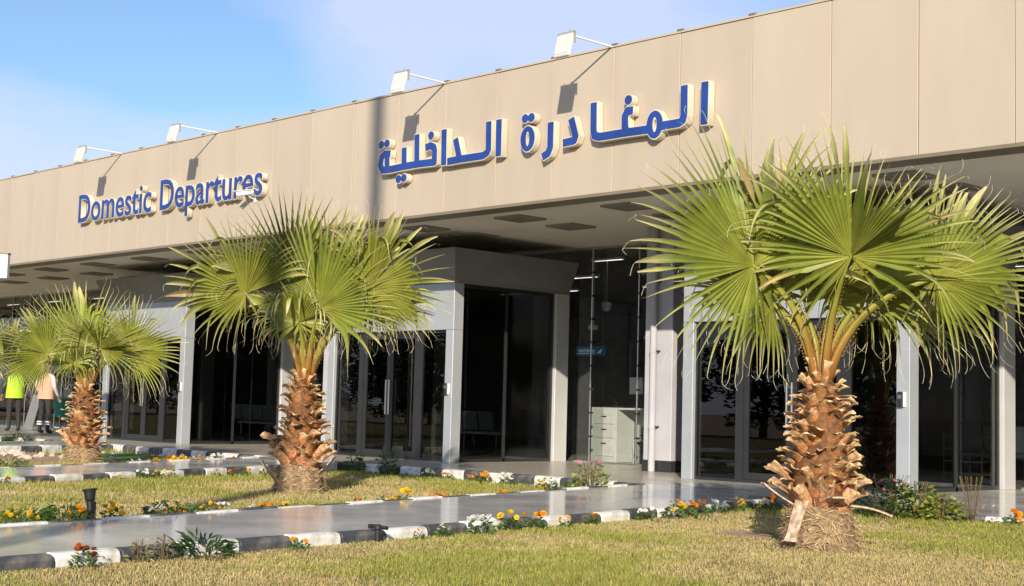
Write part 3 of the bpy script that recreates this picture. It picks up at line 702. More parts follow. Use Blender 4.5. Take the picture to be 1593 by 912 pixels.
# ------------------------------------------------------------------ lettering on the fascia
ARAB = [{'k':'letter','f':[[[-18.384,4.871],[-18.31,4.87],[-17.966,4.883],[-17.614,4.887],[-17.182,4.875],[-17.158,4.881],[-17.142,4.893],[-17.134,4.903],[-17.126,4.927],[-17.126,5.119],[-17.13,5.143],[-17.157,5.207],[-17.166,5.22],[-17.182,5.232],[-17.278,5.273],[-17.294,5.273],[-17.414,5.254],[-17.421,5.247],[-17.405,5.151],[-17.403,5.143],[-17.398,5.139],[-17.294,5.155],[-17.253,5.135],[-17.242,5.111],[-17.242,5.103],[-17.242,4.999],[-17.246,4.994],[-17.558,5.002],[-17.563,5.007],[-17.575,5.327],[-17.579,5.431],[-17.58,5.439],[-17.582,5.442],[-17.686,5.438],[-17.694,5.434],[-17.68,5.015],[-17.68,5.007],[-17.686,5.002],[-17.886,5.001],[-17.895,5.247],[-17.896,5.255],[-17.902,5.259],[-18.006,5.256],[-18.011,5.247],[-18.004,5.007],[-18.004,4.999],[-18.006,4.997],[-18.318,4.986],[-18.327,4.991],[-18.334,5.135],[-18.318,5.143],[-18.306,5.247],[-18.31,5.253],[-18.318,5.254],[-18.454,5.269],[-18.47,5.267],[-18.486,5.261],[-18.574,5.203],[-18.59,5.183],[-18.623,5.039],[-18.624,5.023],[-18.622,5.012],[-18.613,4.991],[-18.55,4.902],[-18.534,4.885],[-18.51,4.876]],[[-18.47,4.991],[-18.504,5.039],[-18.486,5.119],[-18.47,5.133],[-18.454,5.143],[-18.45,5.135],[-18.443,4.999],[-18.444,4.991],[-18.446,4.989]]],'b':[[[-18.515,4.863],[-18.318,4.856],[-17.958,4.87],[-17.614,4.874],[-17.182,4.862],[-17.158,4.867],[-17.142,4.876],[-17.129,4.887],[-17.119,4.903],[-17.114,4.919],[-17.113,5.119],[-17.114,5.135],[-17.119,5.151],[-17.147,5.215],[-17.159,5.231],[-17.182,5.247],[-17.262,5.282],[-17.278,5.286],[-17.302,5.285],[-17.434,5.263],[-17.435,5.255],[-17.414,5.127],[-17.406,5.125],[-17.302,5.142],[-17.294,5.141],[-17.262,5.125],[-17.255,5.103],[-17.255,5.015],[-17.257,5.007],[-17.262,5.007],[-17.55,5.015],[-17.559,5.239],[-17.567,5.447],[-17.574,5.455],[-17.702,5.451],[-17.708,5.447],[-17.708,5.439],[-17.694,5.015],[-17.87,5.013],[-17.874,5.015],[-17.882,5.263],[-17.886,5.273],[-18.014,5.269],[-18.022,5.267],[-18.025,5.263],[-18.017,5.015],[-18.022,5.01],[-18.31,4.999],[-18.314,5.007],[-18.32,5.119],[-18.318,5.123],[-18.31,5.124],[-18.306,5.127],[-18.293,5.263],[-18.446,5.282],[-18.462,5.282],[-18.478,5.279],[-18.494,5.271],[-18.574,5.219],[-18.595,5.199],[-18.606,5.175],[-18.637,5.031],[-18.635,5.007],[-18.628,4.991],[-18.558,4.891],[-18.548,4.879],[-18.536,4.871]],[[-18.462,5.003],[-18.489,5.039],[-18.489,5.047],[-18.477,5.103],[-18.475,5.111],[-18.47,5.117],[-18.462,5.117],[-18.457,5.015],[-18.457,5.007]]]},{'k':'letter','f':[[[-17.011,4.867],[-17.003,4.86],[-16.899,4.862],[-16.895,4.867],[-16.907,5.44],[-16.915,5.441],[-17.011,5.44],[-17.019,5.438],[-17.022,5.435]]],'b':[[[-17.024,4.851],[-17.019,4.846],[-16.883,4.849],[-16.882,4.851],[-16.893,5.443],[-16.894,5.451],[-16.899,5.455],[-17.027,5.452],[-17.034,5.451]]]},{'k':'letter','f':[[[-16.862,4.853],[-16.858,4.85],[-16.57,4.857],[-16.034,4.855],[-16.01,4.86],[-15.922,4.892],[-15.905,4.901],[-15.89,4.918],[-15.859,4.973],[-15.854,4.989],[-15.864,5.437],[-15.866,5.439],[-15.97,5.437],[-15.978,5.435],[-15.974,5.173],[-15.97,5.013],[-15.978,4.998],[-15.986,4.992],[-16.042,4.971],[-16.53,4.973],[-16.536,4.981],[-16.628,5.269],[-16.634,5.274],[-16.73,5.244],[-16.739,5.237],[-16.656,4.973],[-16.658,4.971],[-16.864,4.965],[-16.866,4.957]]],'b':[[[-16.876,4.845],[-16.874,4.837],[-16.57,4.844],[-16.034,4.842],[-16.01,4.846],[-15.914,4.881],[-15.894,4.893],[-15.881,4.909],[-15.849,4.965],[-15.841,4.989],[-15.851,5.445],[-15.858,5.452],[-15.986,5.45],[-15.992,5.445],[-15.987,5.205],[-15.983,5.021],[-15.986,5.01],[-15.994,5.003],[-16.05,4.984],[-16.522,4.986],[-16.525,4.989],[-16.62,5.285],[-16.626,5.29],[-16.746,5.252],[-16.756,5.245],[-16.674,4.989],[-16.682,4.984],[-16.874,4.979],[-16.879,4.973]]]},{'k':'letter','f':[[[-15.742,4.873],[-15.738,4.867],[-15.73,4.867],[-15.634,4.868],[-15.627,4.873],[-15.632,5.433],[-15.634,5.441],[-15.738,5.44],[-15.746,5.438],[-15.748,5.433]]],'b':[[[-15.755,4.857],[-15.746,4.854],[-15.618,4.855],[-15.615,4.857],[-15.619,5.441],[-15.619,5.449],[-15.626,5.454],[-15.754,5.453],[-15.761,5.449]]]},{'k':'dot','f':[[[-18.577,5.309],[-18.563,5.305],[-18.547,5.305],[-18.523,5.313],[-18.507,5.325],[-18.491,5.349],[-18.487,5.365],[-18.487,5.381],[-18.495,5.405],[-18.507,5.421],[-18.516,5.429],[-18.532,5.437],[-18.547,5.44],[-18.563,5.44],[-18.587,5.433],[-18.603,5.421],[-18.618,5.397],[-18.622,5.381],[-18.622,5.365],[-18.615,5.341],[-18.603,5.325],[-18.593,5.317]]],'b':[[[-18.567,5.293],[-18.539,5.293],[-18.523,5.298],[-18.507,5.308],[-18.496,5.317],[-18.484,5.333],[-18.475,5.361],[-18.475,5.389],[-18.48,5.405],[-18.489,5.421],[-18.499,5.431],[-18.515,5.443],[-18.543,5.453],[-18.571,5.452],[-18.587,5.447],[-18.603,5.438],[-18.613,5.429],[-18.625,5.413],[-18.635,5.385],[-18.634,5.357],[-18.629,5.341],[-18.62,5.325],[-18.611,5.314],[-18.595,5.302]]]},{'k':'dot','f':[[[-18.431,5.315],[-18.416,5.312],[-18.4,5.312],[-18.376,5.319],[-18.36,5.331],[-18.344,5.355],[-18.34,5.371],[-18.34,5.387],[-18.348,5.411],[-18.36,5.427],[-18.37,5.435],[-18.385,5.443],[-18.4,5.447],[-18.416,5.447],[-18.44,5.439],[-18.456,5.427],[-18.472,5.403],[-18.476,5.387],[-18.476,5.371],[-18.468,5.347],[-18.456,5.331],[-18.446,5.323]]],'b':[[[-18.42,5.299],[-18.392,5.3],[-18.376,5.305],[-18.36,5.314],[-18.35,5.323],[-18.338,5.339],[-18.328,5.367],[-18.329,5.395],[-18.334,5.411],[-18.343,5.427],[-18.352,5.438],[-18.368,5.449],[-18.396,5.459],[-18.424,5.458],[-18.44,5.453],[-18.456,5.444],[-18.466,5.435],[-18.478,5.419],[-18.488,5.391],[-18.487,5.363],[-18.482,5.347],[-18.473,5.331],[-18.464,5.321],[-18.448,5.309]]]},{'k':'dot','f':[[[-18.099,4.679],[-18.084,4.676],[-18.068,4.676],[-18.044,4.683],[-18.028,4.695],[-18.013,4.719],[-18.009,4.735],[-18.009,4.751],[-18.017,4.775],[-18.028,4.792],[-18.038,4.799],[-18.054,4.807],[-18.068,4.811],[-18.084,4.811],[-18.108,4.803],[-18.125,4.791],[-18.14,4.767],[-18.144,4.751],[-18.144,4.735],[-18.136,4.711],[-18.124,4.695],[-18.115,4.687]]],'b':[[[-18.089,4.663],[-18.06,4.664],[-18.044,4.669],[-18.028,4.678],[-18.018,4.687],[-18.006,4.703],[-17.996,4.731],[-17.997,4.759],[-18.002,4.775],[-18.011,4.791],[-18.02,4.802],[-18.036,4.814],[-18.064,4.823],[-18.092,4.823],[-18.108,4.818],[-18.124,4.809],[-18.135,4.799],[-18.147,4.783],[-18.156,4.755],[-18.156,4.727],[-18.151,4.711],[-18.142,4.695],[-18.132,4.685],[-18.116,4.673]]]},{'k':'dot','f':[[[-17.963,4.685],[-17.948,4.681],[-17.932,4.681],[-17.908,4.689],[-17.892,4.701],[-17.876,4.725],[-17.872,4.741],[-17.872,4.757],[-17.88,4.781],[-17.892,4.797],[-17.901,4.805],[-17.917,4.813],[-17.932,4.816],[-17.948,4.816],[-17.972,4.809],[-17.988,4.797],[-18.003,4.773],[-18.007,4.757],[-18.007,4.741],[-18.0,4.717],[-17.988,4.701],[-17.978,4.693]]],'b':[[[-17.952,4.669],[-17.924,4.67],[-17.908,4.675],[-17.892,4.684],[-17.881,4.693],[-17.869,4.709],[-17.86,4.737],[-17.86,4.765],[-17.865,4.781],[-17.875,4.797],[-17.884,4.807],[-17.9,4.819],[-17.928,4.829],[-17.956,4.828],[-17.972,4.823],[-17.988,4.814],[-17.998,4.805],[-18.01,4.789],[-18.02,4.761],[-18.019,4.733],[-18.014,4.717],[-18.005,4.701],[-17.996,4.69],[-17.98,4.679]]]},{'k':'dot','f':[[[-17.305,5.317],[-17.29,5.313],[-17.274,5.313],[-17.25,5.321],[-17.234,5.333],[-17.219,5.357],[-17.215,5.373],[-17.215,5.389],[-17.222,5.413],[-17.234,5.429],[-17.244,5.437],[-17.259,5.445],[-17.274,5.448],[-17.29,5.448],[-17.314,5.441],[-17.33,5.429],[-17.346,5.405],[-17.35,5.389],[-17.35,5.373],[-17.342,5.349],[-17.33,5.332],[-17.321,5.325]]],'b':[[[-17.294,5.301],[-17.266,5.301],[-17.25,5.306],[-17.234,5.315],[-17.224,5.325],[-17.212,5.341],[-17.202,5.369],[-17.203,5.397],[-17.208,5.413],[-17.217,5.429],[-17.226,5.439],[-17.242,5.451],[-17.27,5.461],[-17.298,5.46],[-17.314,5.455],[-17.33,5.446],[-17.341,5.437],[-17.353,5.421],[-17.362,5.393],[-17.362,5.365],[-17.357,5.349],[-17.348,5.333],[-17.338,5.322],[-17.322,5.31]]]},{'k':'letter','f':[[[-15.095,4.878],[-15.066,4.871],[-15.042,4.871],[-15.01,4.878],[-14.986,4.891],[-14.962,4.911],[-14.938,4.941],[-14.921,4.974],[-14.911,5.006],[-14.906,5.038],[-14.905,5.078],[-14.911,5.118],[-14.922,5.153],[-14.938,5.184],[-14.961,5.214],[-14.986,5.234],[-15.01,5.247],[-15.034,5.254],[-15.066,5.255],[-15.098,5.246],[-15.122,5.233],[-15.146,5.213],[-15.17,5.182],[-15.186,5.15],[-15.196,5.118],[-15.201,5.086],[-15.201,5.046],[-15.195,5.006],[-15.185,4.974],[-15.169,4.942],[-15.146,4.912],[-15.122,4.892]],[[-15.058,4.949],[-15.066,4.954],[-15.074,4.965],[-15.084,4.99],[-15.091,5.03],[-15.093,5.07],[-15.09,5.11],[-15.079,5.15],[-15.066,5.172],[-15.058,5.177],[-15.05,5.177],[-15.042,5.173],[-15.034,5.163],[-15.022,5.134],[-15.015,5.094],[-15.013,5.054],[-15.017,5.014],[-15.026,4.979],[-15.034,4.962],[-15.042,4.953],[-15.05,4.948]]],'b':[[[-15.067,4.854],[-15.034,4.855],[-15.002,4.864],[-14.977,4.878],[-14.949,4.902],[-14.925,4.934],[-14.91,4.966],[-14.899,4.998],[-14.893,5.038],[-14.892,5.078],[-14.897,5.118],[-14.909,5.158],[-14.925,5.19],[-14.946,5.219],[-14.97,5.242],[-15.002,5.261],[-15.034,5.271],[-15.066,5.271],[-15.098,5.264],[-15.13,5.247],[-15.154,5.227],[-15.176,5.198],[-15.194,5.166],[-15.207,5.126],[-15.214,5.086],[-15.214,5.046],[-15.209,5.006],[-15.197,4.966],[-15.178,4.929],[-15.154,4.899],[-15.13,4.878],[-15.098,4.861]],[[-15.058,4.986],[-15.066,4.994],[-15.074,5.014],[-15.079,5.038],[-15.08,5.07],[-15.076,5.102],[-15.068,5.126],[-15.058,5.139],[-15.05,5.14],[-15.042,5.133],[-15.032,5.11],[-15.027,5.086],[-15.026,5.054],[-15.029,5.03],[-15.035,5.006],[-15.044,4.99],[-15.05,4.986]]]},{'k':'letter','f':[[[-14.713,4.703],[-14.71,4.696],[-14.702,4.697],[-14.59,4.74],[-14.574,4.75],[-14.56,4.767],[-14.515,4.863],[-14.513,4.879],[-14.513,5.247],[-14.518,5.257],[-14.542,5.257],[-14.622,5.256],[-14.627,5.255],[-14.629,5.247],[-14.629,4.895],[-14.654,4.84],[-14.742,4.806],[-14.749,4.799]]],'b':[[[-14.721,4.687],[-14.718,4.68],[-14.71,4.68],[-14.586,4.727],[-14.566,4.739],[-14.55,4.759],[-14.504,4.855],[-14.5,4.879],[-14.5,5.263],[-14.502,5.268],[-14.51,5.27],[-14.542,5.27],[-14.63,5.269],[-14.638,5.269],[-14.642,5.263],[-14.642,4.895],[-14.662,4.853],[-14.67,4.847],[-14.758,4.814],[-14.766,4.807]]]},{'k':'letter','f':[[[-14.306,4.856],[-14.304,4.852],[-14.296,4.853],[-14.08,4.865],[-14.056,4.874],[-14.048,4.88],[-14.036,4.896],[-14.005,4.968],[-14.002,4.984],[-14.003,5.0],[-14.097,5.272],[-14.104,5.278],[-14.2,5.245],[-14.209,5.24],[-14.122,4.992],[-14.124,4.984],[-14.128,4.979],[-14.136,4.978],[-14.312,4.968]]],'b':[[[-14.315,4.84],[-14.072,4.853],[-14.047,4.864],[-14.032,4.878],[-14.024,4.89],[-13.992,4.968],[-13.989,4.984],[-13.989,5.0],[-14.088,5.285],[-14.096,5.295],[-14.216,5.253],[-14.225,5.248],[-14.137,4.992],[-14.32,4.98],[-14.326,4.976],[-14.319,4.848]]]},{'k':'letter','f':[[[-12.6,4.78],[-12.576,4.774],[-12.552,4.773],[-12.528,4.777],[-12.504,4.788],[-12.481,4.804],[-12.464,4.822],[-12.448,4.844],[-12.432,4.875],[-12.12,4.879],[-12.096,4.886],[-12.04,4.913],[-12.023,4.924],[-12.016,4.933],[-12.008,4.948],[-11.986,5.028],[-11.989,5.444],[-11.992,5.446],[-12.096,5.446],[-12.103,5.444],[-12.102,5.044],[-12.112,5.009],[-12.117,5.004],[-12.136,4.995],[-12.408,4.992],[-12.416,4.994],[-12.424,5.032],[-12.433,5.06],[-12.448,5.09],[-12.464,5.113],[-12.488,5.137],[-12.512,5.152],[-12.536,5.16],[-12.56,5.163],[-12.584,5.16],[-12.608,5.152],[-12.632,5.137],[-12.656,5.113],[-12.672,5.09],[-12.686,5.06],[-12.698,5.02],[-12.704,4.977],[-12.712,4.973],[-13.024,4.977],[-13.032,4.98],[-13.047,5.012],[-13.05,5.132],[-13.048,5.14],[-13.032,5.165],[-12.965,5.164],[-12.963,5.172],[-12.962,5.196],[-12.96,5.276],[-12.968,5.279],[-13.072,5.282],[-13.096,5.274],[-13.111,5.26],[-13.159,5.18],[-13.165,5.164],[-13.167,5.148],[-13.163,4.996],[-13.161,4.98],[-13.168,4.978],[-13.584,4.976],[-13.632,4.992],[-13.637,4.996],[-13.648,5.036],[-13.654,5.428],[-13.656,5.432],[-13.664,5.434],[-13.768,5.431],[-13.77,5.428],[-13.763,5.02],[-13.739,4.932],[-13.726,4.908],[-13.717,4.9],[-13.704,4.893],[-13.608,4.862],[-13.592,4.859],[-13.112,4.862],[-12.68,4.856],[-12.656,4.822],[-12.64,4.805],[-12.624,4.793]],[[-12.56,4.859],[-12.568,4.861],[-12.576,4.867],[-12.589,4.892],[-12.597,4.924],[-12.6,4.964],[-12.598,5.004],[-12.588,5.044],[-12.576,5.068],[-12.568,5.074],[-12.56,5.076],[-12.552,5.074],[-12.544,5.068],[-12.531,5.044],[-12.521,5.004],[-12.519,4.964],[-12.522,4.924],[-12.53,4.892],[-12.544,4.867],[-12.552,4.861]]],'b':[[[-12.578,4.756],[-12.56,4.755],[-12.536,4.757],[-12.512,4.765],[-12.488,4.778],[-12.456,4.808],[-12.44,4.83],[-12.424,4.86],[-12.416,4.863],[-12.112,4.867],[-12.096,4.871],[-12.032,4.902],[-12.016,4.914],[-12.008,4.922],[-11.995,4.948],[-11.976,5.012],[-11.973,5.028],[-11.976,5.457],[-11.984,5.459],[-12.104,5.459],[-12.112,5.459],[-12.116,5.452],[-12.115,5.044],[-12.121,5.02],[-12.128,5.014],[-12.144,5.007],[-12.4,5.005],[-12.406,5.012],[-12.415,5.052],[-12.428,5.084],[-12.442,5.108],[-12.46,5.132],[-12.48,5.151],[-12.504,5.166],[-12.528,5.176],[-12.56,5.18],[-12.592,5.176],[-12.616,5.166],[-12.64,5.151],[-12.664,5.127],[-12.682,5.1],[-12.698,5.068],[-12.71,5.028],[-12.717,4.988],[-12.72,4.986],[-13.016,4.99],[-13.024,4.994],[-13.033,5.012],[-13.034,5.02],[-13.037,5.132],[-13.028,5.148],[-13.024,5.152],[-12.96,5.15],[-12.952,5.152],[-12.948,5.244],[-12.947,5.284],[-12.952,5.291],[-13.072,5.295],[-13.096,5.288],[-13.112,5.278],[-13.12,5.27],[-13.169,5.188],[-13.179,5.164],[-13.176,4.996],[-13.184,4.991],[-13.579,4.988],[-13.624,5.003],[-13.635,5.036],[-13.642,5.444],[-13.648,5.447],[-13.782,5.444],[-13.783,5.436],[-13.777,5.02],[-13.774,5.004],[-13.75,4.924],[-13.736,4.9],[-13.728,4.892],[-13.712,4.882],[-13.608,4.848],[-13.592,4.846],[-13.112,4.849],[-12.688,4.843],[-12.664,4.808],[-12.64,4.784],[-12.608,4.765]],[[-12.568,4.897],[-12.576,4.908],[-12.584,4.932],[-12.587,4.956],[-12.586,4.988],[-12.582,5.012],[-12.575,5.028],[-12.568,5.039],[-12.56,5.042],[-12.552,5.039],[-12.544,5.028],[-12.535,5.004],[-12.532,4.98],[-12.533,4.948],[-12.537,4.924],[-12.544,4.907],[-12.552,4.897],[-12.56,4.893]]]},{'k':'letter','f':[[[-11.756,4.866],[-11.754,4.862],[-11.746,4.861],[-11.65,4.859],[-11.642,4.862],[-11.64,4.866],[-11.634,5.434],[-11.642,5.442],[-11.746,5.443],[-11.75,5.434]]],'b':[[[-11.768,4.85],[-11.762,4.848],[-11.634,4.846],[-11.628,4.85],[-11.621,5.45],[-11.626,5.455],[-11.754,5.456],[-11.762,5.453],[-11.763,5.45]]]},{'k':'dot','f':[[[-15.139,5.317],[-15.124,5.314],[-15.108,5.314],[-15.084,5.321],[-15.068,5.333],[-15.052,5.357],[-15.048,5.373],[-15.048,5.389],[-15.056,5.413],[-15.068,5.429],[-15.078,5.437],[-15.093,5.445],[-15.108,5.449],[-15.124,5.449],[-15.148,5.441],[-15.164,5.429],[-15.18,5.405],[-15.184,5.389],[-15.184,5.373],[-15.176,5.349],[-15.164,5.333],[-15.154,5.325]]],'b':[[[-15.128,5.301],[-15.1,5.302],[-15.084,5.307],[-15.068,5.316],[-15.058,5.325],[-15.046,5.341],[-15.036,5.369],[-15.037,5.397],[-15.042,5.413],[-15.051,5.429],[-15.06,5.44],[-15.076,5.452],[-15.104,5.461],[-15.132,5.461],[-15.148,5.456],[-15.164,5.446],[-15.174,5.437],[-15.186,5.421],[-15.196,5.393],[-15.195,5.365],[-15.19,5.349],[-15.181,5.333],[-15.172,5.323],[-15.156,5.311]]]},{'k':'dot','f':[[[-15.005,5.316],[-14.99,5.313],[-14.974,5.313],[-14.95,5.32],[-14.934,5.332],[-14.918,5.356],[-14.915,5.372],[-14.915,5.388],[-14.922,5.412],[-14.934,5.428],[-14.944,5.436],[-14.959,5.444],[-14.974,5.448],[-14.99,5.448],[-15.014,5.44],[-15.03,5.428],[-15.046,5.404],[-15.05,5.388],[-15.05,5.372],[-15.042,5.348],[-15.03,5.332],[-15.021,5.324]]],'b':[[[-14.994,5.3],[-14.966,5.301],[-14.95,5.306],[-14.934,5.315],[-14.924,5.324],[-14.912,5.34],[-14.902,5.368],[-14.903,5.396],[-14.908,5.412],[-14.917,5.428],[-14.926,5.439],[-14.942,5.451],[-14.97,5.46],[-14.998,5.46],[-15.014,5.455],[-15.03,5.446],[-15.041,5.436],[-15.052,5.42],[-15.062,5.392],[-15.061,5.364],[-15.056,5.348],[-15.047,5.332],[-15.038,5.322],[-15.022,5.31]]]},{'k':'dot','f':[[[-13.073,5.318],[-13.058,5.315],[-13.042,5.315],[-13.018,5.322],[-13.002,5.334],[-12.987,5.358],[-12.983,5.374],[-12.983,5.39],[-12.99,5.414],[-13.002,5.43],[-13.012,5.438],[-13.027,5.446],[-13.042,5.45],[-13.058,5.45],[-13.082,5.442],[-13.098,5.43],[-13.114,5.406],[-13.118,5.39],[-13.118,5.374],[-13.11,5.35],[-13.098,5.334],[-13.089,5.326]]],'b':[[[-13.062,5.302],[-13.034,5.303],[-13.018,5.308],[-13.002,5.317],[-12.992,5.326],[-12.98,5.342],[-12.97,5.37],[-12.971,5.398],[-12.976,5.414],[-12.985,5.43],[-12.994,5.441],[-13.01,5.453],[-13.038,5.462],[-13.066,5.462],[-13.082,5.457],[-13.098,5.447],[-13.109,5.438],[-13.121,5.422],[-13.13,5.394],[-13.13,5.366],[-13.125,5.35],[-13.115,5.334],[-13.106,5.324],[-13.09,5.312]]]}]
def flat_mesh(name, loops, depth, mat, y):
    """filled outline in the fascia plane, extruded towards the viewer"""
    cd = bpy.data.curves.new(name, 'CURVE'); cd.dimensions = '2D'; cd.fill_mode = 'BOTH'; cd.extrude = depth / 2
    for lp in loops:
        s = cd.splines.new('POLY'); s.points.add(len(lp) - 1); s.use_cyclic_u = True
        for p, (x, z) in zip(s.points, lp): p.co = (x, z, 0, 1)
    o = bpy.data.objects.new(name, cd); col.objects.link(o)
    dg = bpy.context.evaluated_depsgraph_get()
    me = bpy.data.meshes.new_from_object(o.evaluated_get(dg))
    bpy.data.objects.remove(o); bpy.data.curves.remove(cd)
    me.transform(Matrix(((1, 0, 0, 0), (0, 0, -1, y), (0, 1, 0, 0), (0, 0, 0, 1))))
    me.materials.clear(); me.materials.append(mat); me.name = name
    return me
ar = tag(empty('arabic_sign', (-15.1, YF, 5.1)), 'raised blue Arabic lettering with cream sides on the beige fascia', 'sign')
for e in ARAB:
    lo = [[(x + 15.1, z - 5.1) for x, z in lp] for lp in e['b']]
    fo = [[(x + 15.1, z - 5.1) for x, z in lp] for lp in e['f']]
    o = link(e['k'], flat_mesh(e['k'], lo, .115, M['letter_side'], -.0725), ar)
    link('face', flat_mesh('face', fo, .008, M['blue'], -.134), o)

def text_mesh(body, size, extrude, offset):
    cd = bpy.data.curves.new('t', 'FONT'); cd.body = body; cd.size = size; cd.extrude = extrude; cd.offset = offset; cd.resolution_u = 4
    o = bpy.data.objects.new('t', cd); col.objects.link(o)
    dg = bpy.context.evaluated_depsgraph_get()
    me = bpy.data.meshes.new_from_object(o.evaluated_get(dg))
    bpy.data.objects.remove(o); bpy.data.curves.remove(cd)
    return me
def xr(me):
    a = np.empty(len(me.vertices) * 3, dtype=np.float32); me.vertices.foreach_get('co', a); a = a.reshape(-1, 3)
    return a[:, 0].min(), a[:, 0].max(), a[:, 1].min(), a[:, 1].max()
en = tag(empty('english_sign', (-29.15, YF, 4.85)), 'raised blue lettering reading Domestic Departures on the beige fascia', 'sign')
for word, xa, xb in (('Domestic', -29.15, -26.05), ('Departures', -25.68, -22.05)):
    full = text_mesh(word, 1, 0, 0); fx0, fx1, _, _ = xr(full)
    cap = xr(text_mesh('D', 1, 0, 0)); ch = cap[3] - cap[2]
    sx = (xb - xa) / (fx1 - fx0); sz = .60 / ch
    for i, c in enumerate(word):
        pre = xr(text_mesh(word[:i + 1], 1, 0, 0))[1]
        own = xr(text_mesh(c, 1, 0, 0))[1]
        ox = pre - own
        bm_, fm = text_mesh(c, 1, .5, .026), text_mesh(c, 1, .5, .010)
        for me, dep, yc in ((bm_, .115, -.0725), (fm, .008, -.134)):
            me.transform(Matrix(((sx, 0, 0, (ox - fx0) * sx + xa + 29.15), (0, 0, -dep, yc), (0, sz, 0, 0), (0, 0, 0, 1))))
            me.materials.clear()
        bm_.materials.append(M['letter_side']); fm.materials.append(M['blue'])
        bm_.name = 'letter'; fm.name = 'face'
        o = link('letter', bm_, en)
        link('face', fm, o)

# ------------------------------------------------------------------ floodlights on arms, cctv, mast
FL = [(-13.50, 'white sign floodlight on a thin arm, rightmost of the four above the fascia'),
      (-17.13, 'white sign floodlight above the left end of the Arabic lettering'),
      (-23.85, 'white sign floodlight on its arm above the word Departures'),
      (-27.60, 'white sign floodlight on its arm above the word Domestic, leftmost of the four')]
def floodlight():
    root = empty('floodlight')
    b = MB(); b.tube([(0, .12, -.005), (0, -.93, .0)], .016, 8); b.box(-.05, .05, .02, .14, -.02, .004); b.build('arm', M['white_paint'], root)
    h = MB()
    h.mat(0).box(-.145, .145, -.03, .03, -.37, -.02, .012)
    for k in range(7): h.box(-.12 + k * .04 - .006, -.12 + k * .04 + .006, -.045, -.031, -.33, -.06)
    h.mat(1).box(-.125, .125, .031, .036, -.35, -.04)
    hd = h.build('lamp_head', [M['lamp_white'], M['clear_glass']], root); hd.location = (0, -.93, .01); hd.rotation_euler = (R(-14), 0, 0)
    k = MB()
    k.box(-.16, .16, -.012, .012, .0, .022); k.box(-.165, -.15, -.012, .012, -.15, .022); k.box(.15, .165, -.012, .012, -.15, .022)
    k.tube([(-.1, 0, .02), (-.1, 0, .05)], .008, 6); k.tube([(.05, 0, .02), (.05, 0, .06)], .01, 6)
    o = k.build('bracket', M['grille'], root); o.location = (0, -.93, 0)
    return root
fl0 = floodlight()
for i, (x, lab) in enumerate(FL):
    o = fl0 if i == 0 else copy_tree(fl0)
    o.location = (x, YF, ZT - .01); o.rotation_euler = (0, 0, rnd.uniform(-.03, .03))
    tag(o, lab, 'floodlight', 'floodlights above the fascia')

b = MB()
cc = tag(empty('cctv_camera', (-22.45, YF, 4.80)), 'white bullet security camera under the last letters of Departures', 'camera')
b.tube([(0, 0, 0), (0, -.1, .02), (0, -.16, .06)], .018, 8); b.box(-.05, .05, -.015, 0, -.05, .05); b.build('bracket', M['white_paint'], cc)
b = MB(); b.mat(0).tube([(.08, -.10, .12), (-.10, -.36, .06)], .045, 12); b.box(-.0, .001, -.2, -.199, .1, .101)
b.mat(1).tube([(-.10, -.36, .06), (-.107, -.37, .0577)], .036, 12)
b.build('camera_body', [M['white_paint'], M['black']], cc)
b = MB(); b.tube([(.11, -.1, .165), (-.13, -.42, .105)], .052, 10, flat=.25); b.build('sun_hood', M['white_paint'], cc)

mast = tag(empty('light_mast', (-0.19, -6.0, LAWN_Z)), 'tall steel light mast casting the upright shadow on the fascia', 'lamp post')
b = MB(); b.tube([(0, 0, 0), (0, 0, 8), (0, 0, 21)], [.16, .15, .14], 16); b.build('pole', M['steel'], mast, True)
b = MB(); b.box(-.3, .3, -.3, .3, 0, .05); b.build('base_plate', M['steel'], mast)
for k in range(4):
    a = k * math.pi / 2
    b = MB(); b.box(-.25, .25, -.2, .2, -.15, .15, .03)
    o = b.build('lamp_head', M['white_paint'], mast); o.location = (.6 * math.cos(a), .6 * math.sin(a), 21.1); o.rotation_euler = (0, R(20), a)
b = MB(); b.box(-.6, .6, -.03, .03, 20.9, 21.0); b.box(-.03, .03, -.6, .6, 20.901, 21.001); b.build('cross_arm', M['steel'], mast)

# white sign box cut by the left edge
sb = tag(empty('post_sign', (-26.95, 11.45, LAWN_Z)), 'white box sign with dark top edge, cut by the left edge of the photo', 'sign')
b = MB(); b.tube([(0, 0, 0), (0, 0, 3.35)], .05, 10); b.build('post', M['steel'], sb)
b = MB(); b.mat(0).box(-.88, .88, -.07, .07, 3.32, 3.78, .01); b.mat(1).box(-.89, .89, -.08, .08, 3.781, 3.81)
o = b.build('panel', [M['white_paint'], M['fascia_edge']], sb); o.rotation_euler = (0, 0, YAW)

# ------------------------------------------------------------------ fan palms
UR = Vector((math.cos(YAW), math.sin(YAW), 0)); UT = Vector((math.sin(YAW), -math.cos(YAW), 0)); UZ = Vector((0, 0, 1))
def loc3(u, w, z): return UR * u + UT * w + UZ * z

def lerp3(a, c, t): return a[None, :] * (1 - t[:, None]) + c[None, :] * t[:, None]

